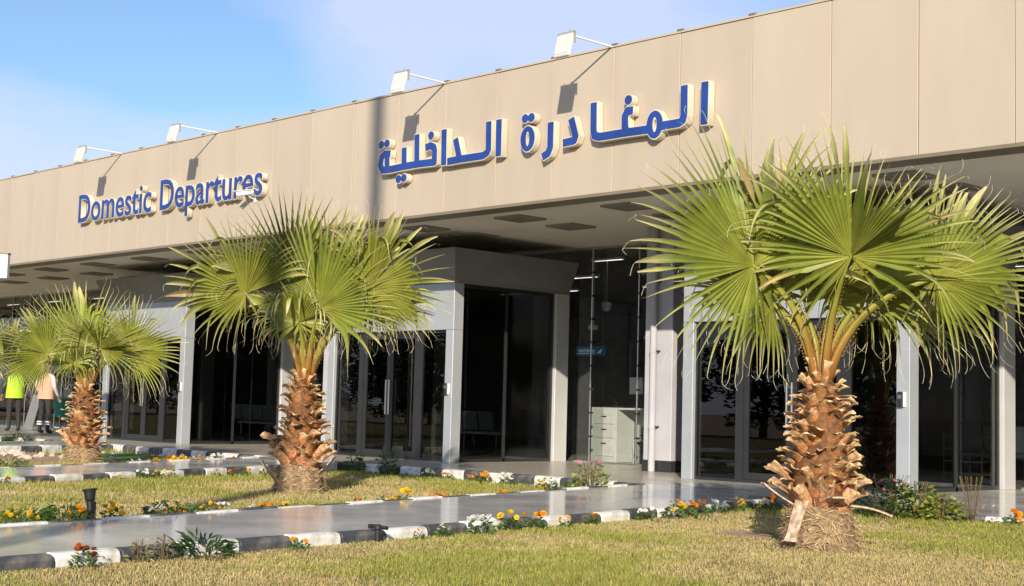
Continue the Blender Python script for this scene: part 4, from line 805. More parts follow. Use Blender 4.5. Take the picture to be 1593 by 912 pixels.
def frond_mesh(hub, axis, normal, Rl, spread, droop, seed, dark=1.0, cup=.12, limp=0.0, fold=None):
    """a pleated fan blade: segments joined for the inner half, split and drooping outside"""
    g = np.random.default_rng(seed)
    a = np.array(axis.normalized()); n = np.array(normal); n = n - a * (n @ a); n /= np.linalg.norm(n)
    s = np.cross(n, a)
    N = int(62 * spread / 320) + 5
    K = 13
    th = np.linspace(-spread / 2, spread / 2, 2 * N + 1) * math.pi / 180
    th = th + np.where(np.arange(2 * N + 1) % 2 == 1, g.normal(0, .006, 2 * N + 1), 0)
    ath = np.abs(th)
    Ls = Rl * (1.0 - .20 * np.clip((ath - .9) / 1.0, 0, 1) - .28 * np.clip((ath - 1.7) / .8, 0, 1)) * (1 + g.normal(0, .035, 2 * N + 1))
    d = np.cos(th)[:, None] * a + np.sin(th)[:, None] * s + (cup + .10 * np.cos(th))[:, None] * n
    d /= np.linalg.norm(d, axis=1)[:, None]
    # lower segments go limp and hang like a beard
    lim = np.clip((ath - 1.50) / .8, 0, 1); lim = lim * lim * (3 - 2 * lim)
    d = d * (1 - .62 * lim)[:, None] + np.array([0, 0, -1.0])[None, :] * (.62 * lim)[:, None] + g.normal(0, .07, (2 * N + 1, 3)) * lim[:, None]
    d /= np.linalg.norm(d, axis=1)[:, None]
    # the two halves of the blade fold a little along the midrib, and it waves
    d += n[None, :] * (g.choice([-1, 1]) * g.uniform(.2, .42) * np.sin(th) + .13 * np.sin(th * 2 + g.uniform(0, 6)) + .05 * np.sin(th * 5 + g.uniform(0, 6)))[:, None]
    if fold: d += n[None, :] * (fold[2] * np.clip((th - fold[0]) / .06, 0, 1) * np.clip((fold[1] - th) / .06, 0, 1))[:, None]
    split = .50 + .07 * np.sin(th * 3 + g.uniform(0, 6)) + g.normal(0, .02, 2 * N + 1) - .24 * lim
    pers = np.clip(g.lognormal(0, .55, 2 * N + 1), .2, 3.2) * droop * (.30 + 1.5 * np.clip((ath - .9) / .9, 0, 1))
    brk = g.uniform(0, 1, 2 * N + 1) < (.07 + limp)
    brk_r = g.uniform(.5, .8, 2 * N + 1)
    tw = g.normal(0, .05, (2 * N + 1, 3))
    pos = np.repeat(np.array(hub)[None, :], 2 * N + 1, 0)
    gv = np.array([0, 0, -1.0])
    path = [pos + d * .015]
    cur = pos + d * .015
    for k in range(1, K):
        t = k / (K - 1)
        f = np.clip((t - split * .8) / (1 - split * .8), 0, 1)
        bend = pers * f ** 1.6 * .30 + droop * .02 * t
        d2 = d + gv[None, :] * bend[:, None] + tw * (f ** 2)[:, None] * .35
        hang = brk & (t > brk_r)
        d2[hang] += gv * .75
        d2 /= np.linalg.norm(d2, axis=1)[:, None]
        d = d2
        cur = cur + d * (Ls / (K - 1))[:, None]
        path.append(cur)
    path = np.array(path)                                   # K, 2N+1, 3
    V, F, Cc = [], [], []
    hue = g.uniform(-.6, .6); dark = dark * g.uniform(.84, 1.08)
    c_in = np.array([.36 + .03 * hue, .35, .06]) * dark
    c_mid = np.array([.235 + .03 * hue, .265, .040]) * dark
    c_tip = np.array([.62, .56, .28]) * (.5 + .5 * dark)
    dry = np.array([.46, .33, .16])
    for i in range(N):
        c, bl, br = path[:, 2 * i + 1], path[:, 2 * i], path[:, 2 * i + 2]
        sp = split[2 * i + 1]
        base = len(V)
        if g.uniform() < .03 + .30 * lim[2 * i + 1]: continue
        tint_i = g.uniform(.82, 1.16)
        dr = g.uniform() < .05
        for k in range(K):
            t = k / (K - 1)
            f = max(0, (t - sp) / (1 - sp))
            wv = 1.0 if f == 0 else max(.03, (1 - f) ** .95 * sp / max(t, .01) * (1 - .12 * min(1, f * 8)))
            wid = np.linalg.norm(br[k] - bl[k]) * wv
            # after the split the strip hangs from its own rib
            if f == 0:
                l, r = bl[k], br[k]
            else:
                side = br[min(k, int(sp * (K - 1)))] - bl[min(k, int(sp * (K - 1)))]
                side = side / (np.linalg.norm(side) + 1e-9)
                l, r = c[k] - side * wid / 2, c[k] + side * wid / 2
            off = n * (min(.022, wid * .38))
            V += [l + off, c[k] - off * .35, r + off]
            colr = c_in * (1 - min(1, t * 2.2)) + c_mid * min(1, t * 2.2)
            if t > .6: colr = colr + (c_tip - colr) * ((t - .6) / .4) ** 1.3
            if dr and t > .5: colr = colr + (dry - colr) * min(1, (t - .5) * 3)
            colr = colr * tint_i
            Cc += [(*(colr * .86), 1), (*(colr * 1.25), 1), (*(colr * .86), 1)]
            if k:
                p, q = base + (k - 1) * 3, base + k * 3
                F += [[p, p + 1, q + 1, q], [p + 1, p + 2, q + 2, q + 1]]
        # thread hanging from the split / tip
        for rep in range(1 + int(g.uniform() < .5)):
            k0 = K - 1 if rep == 0 else int(sp * (K - 1)) + 1
            p0 = c[k0] if rep == 0 else (br[k0] + c[k0]) / 2
            dv = (c[k0] - c[k0 - 1]); dv = dv / (np.linalg.norm(dv) + 1e-9)
            base = len(V); ln = g.uniform(.05, .14)
            cur_ = p0.copy(); curl = g.normal(0, 1, 3)
            for k in range(5):
                V += [cur_ - np.array(UR) * .0013, cur_ + np.array(UR) * .0013]
                Cc += [(.62, .55, .36, 1)] * 2
                dv = dv + curl * .28 + gv * .18; dv /= np.linalg.norm(dv)
                cur_ = cur_ + dv * ln / 4
                if k:
                    q = base + k * 2
                    F.append([q - 2, q - 1, q + 1, q])
    b = MB(); b.v = [tuple(v) for v in V]; b.f = F; b.m = [0] * len(F); b.c = Cc
    return b.mesh('frond', M['frond'])

def petiole_mesh(p0, hub, axis, seed):
    g = random.Random(seed)
    p0, hub = Vector(p0), Vector(hub)
    ctrl = p0 + Vector((0, 0, (hub - p0).length * .45)) + (hub - p0) * .18
    pts, rad = [], []
    n = 11
    for i in range(n):
        t = i / (n - 1)
        p = p0 * (1 - t) ** 2 + ctrl * 2 * t * (1 - t) + hub * t * t
        pts.append(p); rad.append(.040 * (1 - t) ** .8 + .013)
    pts.append(hub + axis.normalized() * .06); rad.append(.006)
    b = MB(); b.tube(pts, rad, 8, flat=.55)
    k = 0
    for i in range(len(pts)):
        t = min(1, i / (n - 1))
        c0, c1 = Vector((.36, .16, .035)), Vector((.34, .34, .055))
        s = min(1, max(0, (t - .12) / .5))
        c = c0.lerp(c1, s)
        for j in range(8): b.c.append((*(c * g.uniform(.9, 1.1)), 1))
    # teeth along the edges
    for i in range(2, n - 3):
        for sgn in (-1, 1):
            t = (pts[i + 1] - pts[i]).normalized()
            sd = t.cross(UT).normalized() * sgn
            for q in (0, .33, .66):
                p = pts[i].lerp(pts[i + 1], q) + sd * rad[i] * .95
                b.add([p - t * .008, p + t * .008, p + sd * .014 + t * .006], [[0, 1, 2]])
                b.c += [(.30, .15, .04, 1)] * 3
    return b.mesh('petiole', M['frond'], True)

def boot_mesh(seed, L, w, curl, big=False):
    """one old leaf base: a broad tongue, hollow, its cut end curling outwards"""
    g = random.Random(seed)
    b = MB(); nl, nw = 6, 7; ph = g.uniform(0, 6); fq = g.uniform(2.2, 4.5)
    th = .016
    for side in (0, 1):
        for i in range(nl):
            t = i / (nl - 1)
            ang = curl * t * t
            # outwards = +x, up = +z
            cxp = L * (.34 * t + .66 * t * t * min(1.0, curl)) ; cz = L * (t - .42 * curl * t * t)
            ww = w * (1.0 - .18 * math.sin(t * math.pi) + (.12 * t if not big else -.25 * t))
            for j in range(nw):
                v = j / (nw - 1) * 2 - 1
                cupv = -.30 * w * (v * v) * (1 - .35 * t)
                jag = (g.uniform(-.06, .07) * L if i == nl - 1 else g.uniform(-.012, .012) * L)
                wav = (.022 if not big else .035) * t * t * math.sin(v * fq + ph)
                thick = -th * (1 - .5 * t) if side else 0
                b.v.append((cxp + cupv + thick + jag * .5 + wav, v * ww / 2, cz + jag - wav * .6))
                base = Vector((.33, .115, .03)).lerp(Vector((.78, .54, .29)), t ** 1.7)  # shade painted into the darker foot; the cut tip is pale
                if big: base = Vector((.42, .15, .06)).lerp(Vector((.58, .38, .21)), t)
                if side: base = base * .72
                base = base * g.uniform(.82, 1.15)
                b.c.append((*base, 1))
    def I(s, i, j): return s * nl * nw + i * nw + j
    for i in range(nl - 1):
        for j in range(nw - 1):
            b.f.append([I(0, i, j), I(0, i, j + 1), I(0, i + 1, j + 1), I(0, i + 1, j)])
            b.f.append([I(1, i, j), I(1, i + 1, j), I(1, i + 1, j + 1), I(1, i, j + 1)])
        b.f.append([I(0, i, 0), I(0, i + 1, 0), I(1, i + 1, 0), I(1, i, 0)])
        b.f.append([I(0, i, nw - 1), I(1, i, nw - 1), I(1, i + 1, nw - 1), I(0, i + 1, nw - 1)])
    for j in range(nw - 1):
        b.f.append([I(0, nl - 1, j), I(0, nl - 1, j + 1), I(1, nl - 1, j + 1), I(1, nl - 1, j)])
    b.m = [0] * len(b.f)
    return b.mesh('leaf_base', M['bark'])
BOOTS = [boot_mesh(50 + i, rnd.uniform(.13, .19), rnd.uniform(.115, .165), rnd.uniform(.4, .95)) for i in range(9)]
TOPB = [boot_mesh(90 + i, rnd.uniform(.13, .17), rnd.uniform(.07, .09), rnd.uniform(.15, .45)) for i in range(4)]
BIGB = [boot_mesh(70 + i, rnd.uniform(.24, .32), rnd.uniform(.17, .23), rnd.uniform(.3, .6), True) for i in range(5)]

def trunk_r(z, H):
    """core radius under the leaf bases"""
    t = z / H
    return .20 + .03 * math.sin(min(1, t * 1.6) * math.pi) - .10 * max(0, (t - .55) / .45) ** 1.4

def build_palm(name, base, H, fronds, seed, label, crown_u=0.0, straps=()):
    g = random.Random(seed)
    root = tag(empty('palm_tree', base), label, 'palm tree', 'young fan palms in the lawns')
    # trunk core
    b = MB(); n = 22; prof = []
    for i in range(15):
        z = -.05 + (H + .02) * i / 14
        prof.append((trunk_r(max(0, z), H) if i < 14 else .05, z))
    b.lathe(prof, n)
    for i in range(15):
        for k in range(n):
            s = g.uniform(.7, 1.2); b.c.append((.15 * s, .07 * s, .03 * s, 1))
    b.build('trunk', M['bark'], root, True)
    # mat of root fibres round the foot
    b = MB(); n = 30; fz = [-.06, .0, .08, .16, .24, .32, .38]; fr = [.315, .31, .30, .29, .275, .25, .20]
    fz = [z * (H / 1.46) for z in fz]
    for i, (r, z) in enumerate(zip(fr, fz)):
        for k in range(n):
            a = 2 * math.pi * k / n
            rr = r * (1 + .05 * math.sin(a * 3 + i) + g.uniform(-.03, .03))
            b.v.append((rr * math.cos(a), rr * math.sin(a), z)); s = g.uniform(.6, 1.1); b.c.append((.27 * s, .185 * s, .105 * s, 1))
    for i in range(len(fz) - 1):
        for k in range(n): b.f.append([i * n + k, i * n + (k + 1) % n, (i + 1) * n + (k + 1) % n, (i + 1) * n + k])
    b.m = [0] * len(b.f)
    fb = b.build('root_mat', M['fibre'], root, True)
    b = MB()
    for q in range(900):
        a = g.uniform(0, 2 * math.pi); z = g.uniform(-.02, fz[-1]); r = np.interp(z, fz, fr) + g.uniform(.0, .02)
        p = Vector((r * math.cos(a), r * math.sin(a), z)); tang = Vector((-math.sin(a), math.cos(a), 0)); o = Vector((math.cos(a), math.sin(a), 0))
        d = (tang * g.uniform(-1, 1) + UZ * g.uniform(-.7, .5) + o * g.uniform(-.1, .35)).normalized()
        ln = g.uniform(.05, .14); wv = d.cross(o).normalized() * g.uniform(.0015, .0035)
        mid = p + d * ln * .5 + o * g.uniform(0, .02); e = p + d * ln + o * g.uniform(-.03, .02)
        b.add([p - wv, p + wv, mid - wv, mid + wv, e], [[0, 1, 3, 2], [2, 3, 4]])
        s = g.uniform(.6, 1.5); b.c += [(.40 * s, .285 * s, .16 * s, 1)] * 5
    tag(b.build('root_fibre', M['fibre'], root), kind='stuff')
    # leaf bases in a spiral
    z = .30 * H / 1.46; i = 0; ga = 2.39996
    big_end = .50 * H / 1.46
    while z < H - .01:
        if z < big_end:
            me = g.choice(BIGB); rr = trunk_r(z, H) - .0; tilt = g.uniform(-.10, .22); sc = g.uniform(.8, 1.1); dz = .0165
        else:
            t = (z - big_end) / (H - big_end)
            me = g.choice(BOOTS) if t < .86 else g.choice(TOPB)
            if g.random() < .10: z += .006; i += 1; continue
            rr = trunk_r(z, H) + .0; tilt = g.uniform(-.10, .38) - .45 * max(0, t - .8) / .2; sc = g.uniform(.70, 1.22) * (1 - .22 * t); dz = .0080 + .003 * t
        a = i * ga + g.uniform(-.13, .13)
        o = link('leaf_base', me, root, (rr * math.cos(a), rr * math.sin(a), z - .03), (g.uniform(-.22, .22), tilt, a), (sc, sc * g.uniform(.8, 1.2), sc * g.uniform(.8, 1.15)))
        z += dz * H / 1.46; i += 1
    # loose sheaths peeling away from the foot
    for k, (an, zz, ln, dr_, up0, hw_) in enumerate(straps):
        o_ = Vector((math.cos(an), math.sin(an), 0)); sd = Vector((-math.sin(an), math.cos(an), 0)); b = MB(); n = 7
        p = o_ * .24 + UZ * zz; d = (o_ + UZ * up0).normalized()
        for i in range(n):
            t = i / (n - 1); w_ = hw_ * (1 - .25 * t) + (.015 if i == n - 1 else 0)
            cup_ = o_ * (.018 * (1 - t))
            for vv in (p - sd * w_, p + cup_, p + sd * w_): b.v.append(tuple(vv)); s = g.uniform(.85, 1.1); b.c.append((.50 * s, .36 * s, .25 * s, 1))
            d = (d - UZ * dr_ * .34).normalized(); p = p + d * ln / (n - 1)
            if i:
                q = (i - 1) * 3; b.f += [[q, q + 1, q + 4, q + 3], [q + 1, q + 2, q + 5, q + 4]]
        b.m = [0] * len(b.f)
        o = b.build('dry_sheath', M['bark'], root); md = o.modifiers.new('thick', 'SOLIDIFY'); md.thickness = .012
    # fronds
    B = Vector(base)
    for k, (u, w, zz, ax, nr, Rl, sp, dr, dk, lp, *fo) in enumerate(fronds):
        hub = loc3(u + crown_u, w, zz + H)
        axis = loc3(*ax); nrm = loc3(*nr)
        fm = frond_mesh(hub, axis, nrm, Rl, sp, dr, seed * 31 + k, dk, limp=lp, fold=fo[0] if fo else None)
        o = link('frond', fm, root)
        an = math.atan2(hub.y, hub.x)
        p0 = Vector((.05 * math.cos(an), .05 * math.sin(an), H - .10)) + loc3(crown_u * .3, 0, 0)
        link('petiole', petiole_mesh(p0, hub, axis, seed * 17 + k), o)
    # young spear leaves in the middle
    for k in range(2):
        tip = loc3(g.uniform(-.12, .12), g.uniform(-.1, .15), H + g.uniform(.35, .6)); p0 = Vector((0, 0, H - .1))
        fm = frond_mesh(tip, UZ + loc3(g.uniform(-.2, .2), g.uniform(-.2, .2), 0), UT, .55, 60, .25, seed * 7 + k, .85)
        o = link('frond', fm, root)
        link('petiole', petiole_mesh(p0, tip, UZ, seed * 5 + k), o)
    return root

# u (to the right), w (to the viewer), z above the trunk top, blade axis, blade normal, radius, spread, droop, tint, broken segments
FR_R = [
    (.12, .45, .90, (.02, .12, 1), (.0, 1, -.05), 1.05, 262, .45, .95, .03, (-.75, .12, .75)),
    (-.62, .25, .83, (-.80, .15, .60), (.15, 1, .2), 1.30, 265, .42, 1.05, .06, (-2.0, -1.1, .5)),
    (-.29, -.15, .72, (-.20, -.1, 1), (.1, 1, .1), 1.12, 190, .35, 1.12, .0),
    (.24, -.30, .76, (.22, -.15, 1), (-.05, 1, .15), 1.12, 200, .35, 1.05, .0),
    (.86, .25, .76, (.92, .1, .30), (-.1, 1, .25), .92, 285, .60, 1.05, .10),
    (.86, -.15, .72, (.78, -.15, .62), (-.35, .8, .5), 1.05, 130, .40, .95, .10),
    (.42, -.25, .62, (.45, -.35, .55), (-.1, .9, .4), .72, 320, 1.25, .9, .25),
    (-.45, .05, .55, (-.90, .10, .05), (.05, .7, .7), .80, 300, 1.0, .85, .20),
    (.62, -.45, .60, (.8, -.5, .2), (0, .6, .8), .90, 280, .8, .85, .15),
]
FR_M = [
    (-.80, .30, .96, (-.55, .06, .85), (.1, 1, .05), .98, 290, .55, 1.05, .05),
    (-.30, -.10, 1.14, (-.06, .05, 1), (.05, .95, -.1), 1.20, 190, .30, .72, .0, (-.9, .9, .35)),  # low tint paints in the shade of a blade facing away
    (.13, .45, .81, (.24, .05, 1), (.0, 1, .0), 1.18, 215, .42, 1.0, .03),
    (.70, .15, 1.10, (.85, .0, .50), (-.1, 1, .2), 1.0, 290, .65, 1.05, .12),
    (.18, -.35, 1.02, (.12, -.1, 1), (0, 1, .2), 1.12, 170, .35, .9, .02),
    (-.14, .30, .62, (-.10, .55, .35), (0, .5, .8), .66, 320, 1.5, 1.05, .35),
    (.62, -.30, .85, (.75, -.40, .15), (0, .7, .7), .85, 300, .9, .85, .15),
    (-.50, -.45, .80, (-.65, -.5, .25), (0, .7, .7), .88, 300, .9, .8, .15),
    (.40, .10, .66, (.55, .35, .05), (0, .6, .8), .60, 280, 1.4, 1.05, .3),
]
FR_L = [
    (.0, .15, .46, (.02, -.10, 1), (.05, 1, .1), 1.22, 185, .25, 1.12, .0),
    (.32, .38, .58, (.35, .28, .9), (.15, 1, -.25), .84, 290, .50, .85, .0, (-.9, .7, .45)),
    (-.58, .25, .48, (-.90, .15, .35), (.1, 1, .25), .82, 280, .65, 1.0, .05),
    (.74, .15, .56, (.90, .05, .40), (-.1, 1, .2), .94, 280, .65, 1.05, .08),
    (-.45, -.3, .75, (-.55, -.2, .82), (.3, .9, .2), .80, 140, .25, 1.0, .0),
    (-.12, .35, .34, (-.1, .7, .35), (0, .4, .9), .55, 300, 1.4, 1.05, .3),
    (-.5, -.35, .5, (-.8, -.5, .2), (0, .6, .8), .85, 300, .8, .85, .1),
]
build_palm('R', (-6.59, 10.01, LAWN_Z), 1.46, FR_R, 11, 'tallest, nearest fan palm, on the right of the lawn with a fibrous foot', .01, [(YAW + math.pi + .75, .40, .36, .12, -1.7, .062), (YAW + math.pi + .1, .36, .30, -.12, .5, .05), (YAW - .30, .36, .34, .22, .05, .035), (YAW - 1.4, .40, .22, .3, .6, .09)])
build_palm('M', (-14.36, 10.44, LZ(-14, 10.44)), 1.46, FR_M, 12, 'fan palm in the middle lawn, second from the right, before the doors', .10, [(YAW + math.pi, .12, .36, -.35, .6, .08), (YAW + math.pi + .5, .10, .3, -.3, .7, .08), (YAW - .2, .25, .3, -.3, .6, .06)])
build_palm('L', (-21.63, 11.35, LZ(-21, 11.35)), 1.32, FR_L, 13, 'small fan palm at the left with artificial turf round its foot', .0)
build_palm('F', (-30.9, 13.5, LZ(-30, 13.5)), 1.40, [(f[0] * 1.1, *f[1:]) for f in FR_L], 14, 'fan palm cut off by the left edge of the photo', .0)

# ------------------------------------------------------------------ grass
def vnoise(x, y, s, seed):
    """smooth value noise on arrays"""
    g = np.random.default_rng(seed); T = g.random((64, 64))
    X, Y_ = x * s, y * s
    i, j = np.floor(X).astype(int), np.floor(Y_).astype(int); fx, fy = X - i, Y_ - j
    fx, fy = fx * fx * (3 - 2 * fx), fy * fy * (3 - 2 * fy)
    q = lambda a, b_: T[a % 64, b_ % 64]
    return (q(i, j) * (1 - fx) + q(i + 1, j) * fx) * (1 - fy) + (q(i, j + 1) * (1 - fx) + q(i + 1, j + 1) * fx) * fy
def inside(poly, x, y):
    r = np.zeros(x.shape, bool); n = len(poly)
    for k in range(n):
        x0, y0 = poly[k]; x1, y1 = poly[(k + 1) % n]
        c = ((y0 > y) != (y1 > y)) & (x < (x1 - x0) * (y - y0) / (y1 - y0 + 1e-12) + x0)
        r ^= c
    return r
def grass(poly, n, seed, green, hmin=.018, hmax=.05, box=None, avoid=(), tall_edge=None):
    g = np.random.default_rng(seed)
    bx = box or (min(p[0] for p in poly), max(p[0] for p in poly), min(p[1] for p in poly), max(p[1] for p in poly))
    x = g.uniform(bx[0], bx[1], n); y = g.uniform(bx[2], bx[3], n)
    # thin out with distance from the viewpoint
    dist = np.hypot(x, y)
    keep = inside(poly, x, y) & (g.random(n) < np.clip((11 / np.maximum(dist, 5)) ** 1.6, .12, 1))
    dens = .55 * vnoise(x, y, 1.3, seed + 1) + .45 * vnoise(x, y, 4.1, seed + 2)
    keep &= g.random(n) < np.clip(dens * 1.7, .22, 1)
    for ax, ay, ar in avoid: keep &= np.hypot(x - ax, y - ay) > ar * (1 + .3 * (vnoise(x, y, 5, seed + 9) - .5))
    x, y = x[keep], y[keep]; n = len(x); dist = dist[keep]
    gm = .50 * vnoise(x, y, .45, seed + 3) + .34 * vnoise(x, y, 1.3, seed + 4) + .16 * vnoise(x, y, 5, seed + 5)
    if tall_edge is not None: gm = gm + tall_edge(x, y)
    gf = np.clip((gm - (1 - green)) * 5.0 + .5, .06, .92)
    isg = g.random(n) < gf
    h = g.uniform(hmin, hmax, n) * (1 + .6 * gf) * (1 + .6 * (dist > 15)) * (1 - .6 * np.clip(1 - np.abs(x - RL(y)) / .35, 0, 1))
    wdt = g.uniform(.0013, .0029, n) * (1 + np.clip((dist - 8) / 10, 0, 1.6))
    az = g.uniform(0, 2 * np.pi, n); lean = g.uniform(.1, 1.1, n) * np.where(isg, .8, 1.2)
    dx, dy = np.cos(az), np.sin(az); sx, sy = -dy * wdt, dx * wdt
    z0 = np.full(n, LAWN_Z) if poly is LAWNS['front'] else -0.05 - 0.0115 * (y - 5)
    v = np.empty((n, 5, 3), np.float32)
    v[:, 0] = np.stack([x - sx, y - sy, z0], 1); v[:, 1] = np.stack([x + sx, y + sy, z0], 1)
    mx, my, mz = x + dx * h * lean * .35, y + dy * h * lean * .35, z0 + h * .6
    v[:, 2] = np.stack([mx - sx * .8, my - sy * .8, mz], 1); v[:, 3] = np.stack([mx + sx * .8, my + sy * .8, mz], 1)
    v[:, 4] = np.stack([x + dx * h * lean, y + dy * h * lean, z0 + h * np.clip(1.05 - lean * .25, .5, 1)], 1)
    f = np.arange(n)[:, None] * 5
    tri = np.concatenate([f + [0, 1, 3], f + [0, 3, 2], f + [2, 3, 4]], 1).reshape(-1)
    me = bpy.data.meshes.new('grass')
    me.vertices.add(n * 5); me.vertices.foreach_set('co', v.ravel())
    me.loops.add(n * 9); me.loops.foreach_set('vertex_index', tri.astype(np.int32))
    me.polygons.add(n * 3); me.polygons.foreach_set('loop_start', np.arange(0, n * 9, 3, dtype=np.int32))
    me.update()
    straw = np.stack([g.uniform(.46, .62, n), g.uniform(.38, .48, n), g.uniform(.16, .24, n)], 1)
    grn = np.stack([g.uniform(.25, .38, n), g.uniform(.28, .36, n), g.uniform(.05, .09, n)], 1)
    c = np.where(isg[:, None], grn, straw)
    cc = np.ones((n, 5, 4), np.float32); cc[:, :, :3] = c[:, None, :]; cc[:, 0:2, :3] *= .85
    at = me.color_attributes.new('tint', 'FLOAT_COLOR', 'POINT'); at.data.foreach_set('color', cc.ravel())
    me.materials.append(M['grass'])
    return me
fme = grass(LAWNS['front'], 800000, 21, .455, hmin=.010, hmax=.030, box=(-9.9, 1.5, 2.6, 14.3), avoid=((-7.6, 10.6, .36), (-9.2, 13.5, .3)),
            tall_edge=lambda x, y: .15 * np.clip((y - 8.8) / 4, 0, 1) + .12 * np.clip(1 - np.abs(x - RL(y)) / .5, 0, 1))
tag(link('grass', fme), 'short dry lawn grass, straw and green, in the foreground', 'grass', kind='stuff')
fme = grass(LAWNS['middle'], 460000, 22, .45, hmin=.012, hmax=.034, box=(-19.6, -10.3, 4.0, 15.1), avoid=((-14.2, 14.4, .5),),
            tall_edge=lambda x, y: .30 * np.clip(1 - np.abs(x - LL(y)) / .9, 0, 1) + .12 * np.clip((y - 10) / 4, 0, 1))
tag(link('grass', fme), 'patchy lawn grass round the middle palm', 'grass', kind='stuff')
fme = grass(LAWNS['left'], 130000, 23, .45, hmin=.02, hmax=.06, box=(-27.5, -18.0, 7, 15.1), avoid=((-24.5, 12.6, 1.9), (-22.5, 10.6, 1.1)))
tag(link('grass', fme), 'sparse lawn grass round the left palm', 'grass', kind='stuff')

# artificial turf, bare soil and rubble in the left bed
def blob(name, cx, cy, rx, ry, z, mat, seed, rot=0):
    g = random.Random(seed); b = MB(); n = 28; vs = []
    for k in range(n):
        a = 2 * math.pi * k / n; r = 1 + g.uniform(-.10, .10)
        x, y = rx * r * math.cos(a), ry * r * math.sin(a)
        vs.append((cx + x * math.cos(rot) - y * math.sin(rot), cy + x * math.sin(rot) + y * math.cos(rot), z))
    b.add(vs, [list(range(n))]); return tag(b.build(name, mat), kind='structure')
blob('artificial_turf', -24.2, 13.35, 1.9, 1.15, LZ(-24, 12.8) + .03, M['turf'], 3, -.3)
blob('soil', -22.0, 10.4, 1.4, 1.0, LZ(-24, 9.9) + .008, M['sand'], 4)
blob('soil', -24.6, 11.7, 2.3, .8, LZ(-24, 11.2) + .012, M['sand'], 5, -.4)
blob('soil', -7.75, 10.55, .50, .22, LAWN_Z + .010, M['sand'], 6, -.6)
blob('soil', -7.6, 13.55, 1.1, .18, LAWN_Z + .010, M['sand'], 8, .06)
blob('soil', -14.3, 14.5, .9, .25, LZ(-24, 14.3) + .010, M['sand'], 9)
def rock_mesh(seed):
    g = random.Random(seed); b = MB(); vs = []
    import bmesh
    bm = bmesh.new(); bmesh.ops.create_icosphere(bm, subdivisions=1, radius=1)
    for v in bm.verts: v.co *= g.uniform(.7, 1.15)
    me = bpy.data.meshes.new('rock'); bm.to_mesh(me); bm.free(); me.materials.append(M['stone']); return me
ROCKS = [rock_mesh(i) for i in range(5)]
RW = ['in the pale heap behind the left palm', 'at the edge of the turf round the left palm', 'on the bare soil left of the left palm']
for k in range(62):
    if k < 34: x, y = rnd.uniform(-27.0, -23.6), rnd.uniform(11.4, 12.4); w_ = 2
    elif k < 48: a = rnd.uniform(0, 6.28); x, y = -24.2 + 2.0 * math.cos(a), 13.35 + 1.25 * math.sin(a); w_ = 1
    else: x, y = rnd.uniform(-24.5, -20.9), rnd.uniform(14.5, 14.95); w_ = 0
    s = rnd.uniform(.04, .11)
    o = link('rock', ROCKS[k % 5], None, (x, y, LZ(x, y) + s * .35), (rnd.uniform(0, 3), rnd.uniform(0, 3), rnd.uniform(0, 6)), (s, s * rnd.uniform(.7, 1.2), s * .7))
    tag(o, 'small pale stone ' + RW[w_], 'rock', 'pale stones ' + RW[w_])

# ------------------------------------------------------------------ flower clumps
def leaf_quads(b, n, r, h, size, cols, g, upright=.5, narrow=.4, c=(0, 0, 0)):
    for k in range(n):
        a = g.uniform(0, 2 * math.pi); q = math.sqrt(g.random()); zz = g.uniform(.05, 1) * h * (1 - .5 * q * q)
        p = Vector((c[0] + r * q * math.cos(a), c[1] + r * q * math.sin(a), c[2] + zz))
        d = Vector((math.cos(a + g.uniform(-.8, .8)), math.sin(a + g.uniform(-.8, .8)), g.uniform(-.2, 1) * upright * 2)).normalized()
        s = d.cross(Vector((g.uniform(-1, 1), g.uniform(-1, 1), g.uniform(.2, 1)))).normalized()
        L = size * g.uniform(.6, 1.3); W = L * narrow * .5
        m_ = p + d * L * .5
        b.add([p, m_ - s * W, p + d * L + Vector((0, 0, -L * .15)), m_ + s * W], [[0, 1, 2, 3]])
        cl = g.choice(cols); v = g.uniform(.7, 1.25)
        b.c += [(cl[0] * v, cl[1] * v, cl[2] * v, 1)] * 4
GREEN = [(.05, .11, .02), (.08, .15, .03), (.11, .17, .035)]
def clump_mesh(seed, n=90, r=.10, h=.13, size=.06, cols=GREEN, narrow=.4, up=.5, stems=0, sr=.005):
    g = random.Random(seed); b = MB()
    leaf_quads(b, n, r, h, size, cols, g, up, narrow)
    for k in range(stems):
        a = g.uniform(0, 6.28); q = g.uniform(.2, .9) * r
        n0 = len(b.v)
        b.tube([(q * .2 * math.cos(a), q * .2 * math.sin(a), 0), (q * .6 * math.cos(a), q * .6 * math.sin(a), h * .6), (q * math.cos(a), q * math.sin(a), h)], [sr, sr * .8, sr * .6], 5)
        b.c += [(.20, .15, .06, 1)] * (len(b.v) - n0)
    return b.mesh('foliage', M['leaf'])
FOL = [clump_mesh(300 + i) for i in range(4)]
def marigold(colr, seed):
    g = random.Random(seed); b = MB()
    for ring, (n, r, z, tl) in enumerate(((9, .030, .0, .15), (8, .025, .008, .6), (6, .017, .014, 1.1), (4, .009, .018, 1.6))):
        for k in range(n):
            a = 2 * math.pi * (k + .5 * ring) / n + g.uniform(-.1, .1)
            d = Vector((math.cos(a), math.sin(a), tl * .6)).normalized(); s = Vector((-math.sin(a), math.cos(a), 0)); p = Vector((0, 0, z))
            w_ = r * .42; v = g.uniform(.85, 1.15)
            b.add([p, p + d * r * .7 - s * w_, p + d * r, p + d * r * .7 + s * w_], [[0, 1, 2, 3]])
            b.c += [(colr[0] * v, colr[1] * v, colr[2] * v, 1)] * 4
    return b.mesh('bloom', M['petal'])
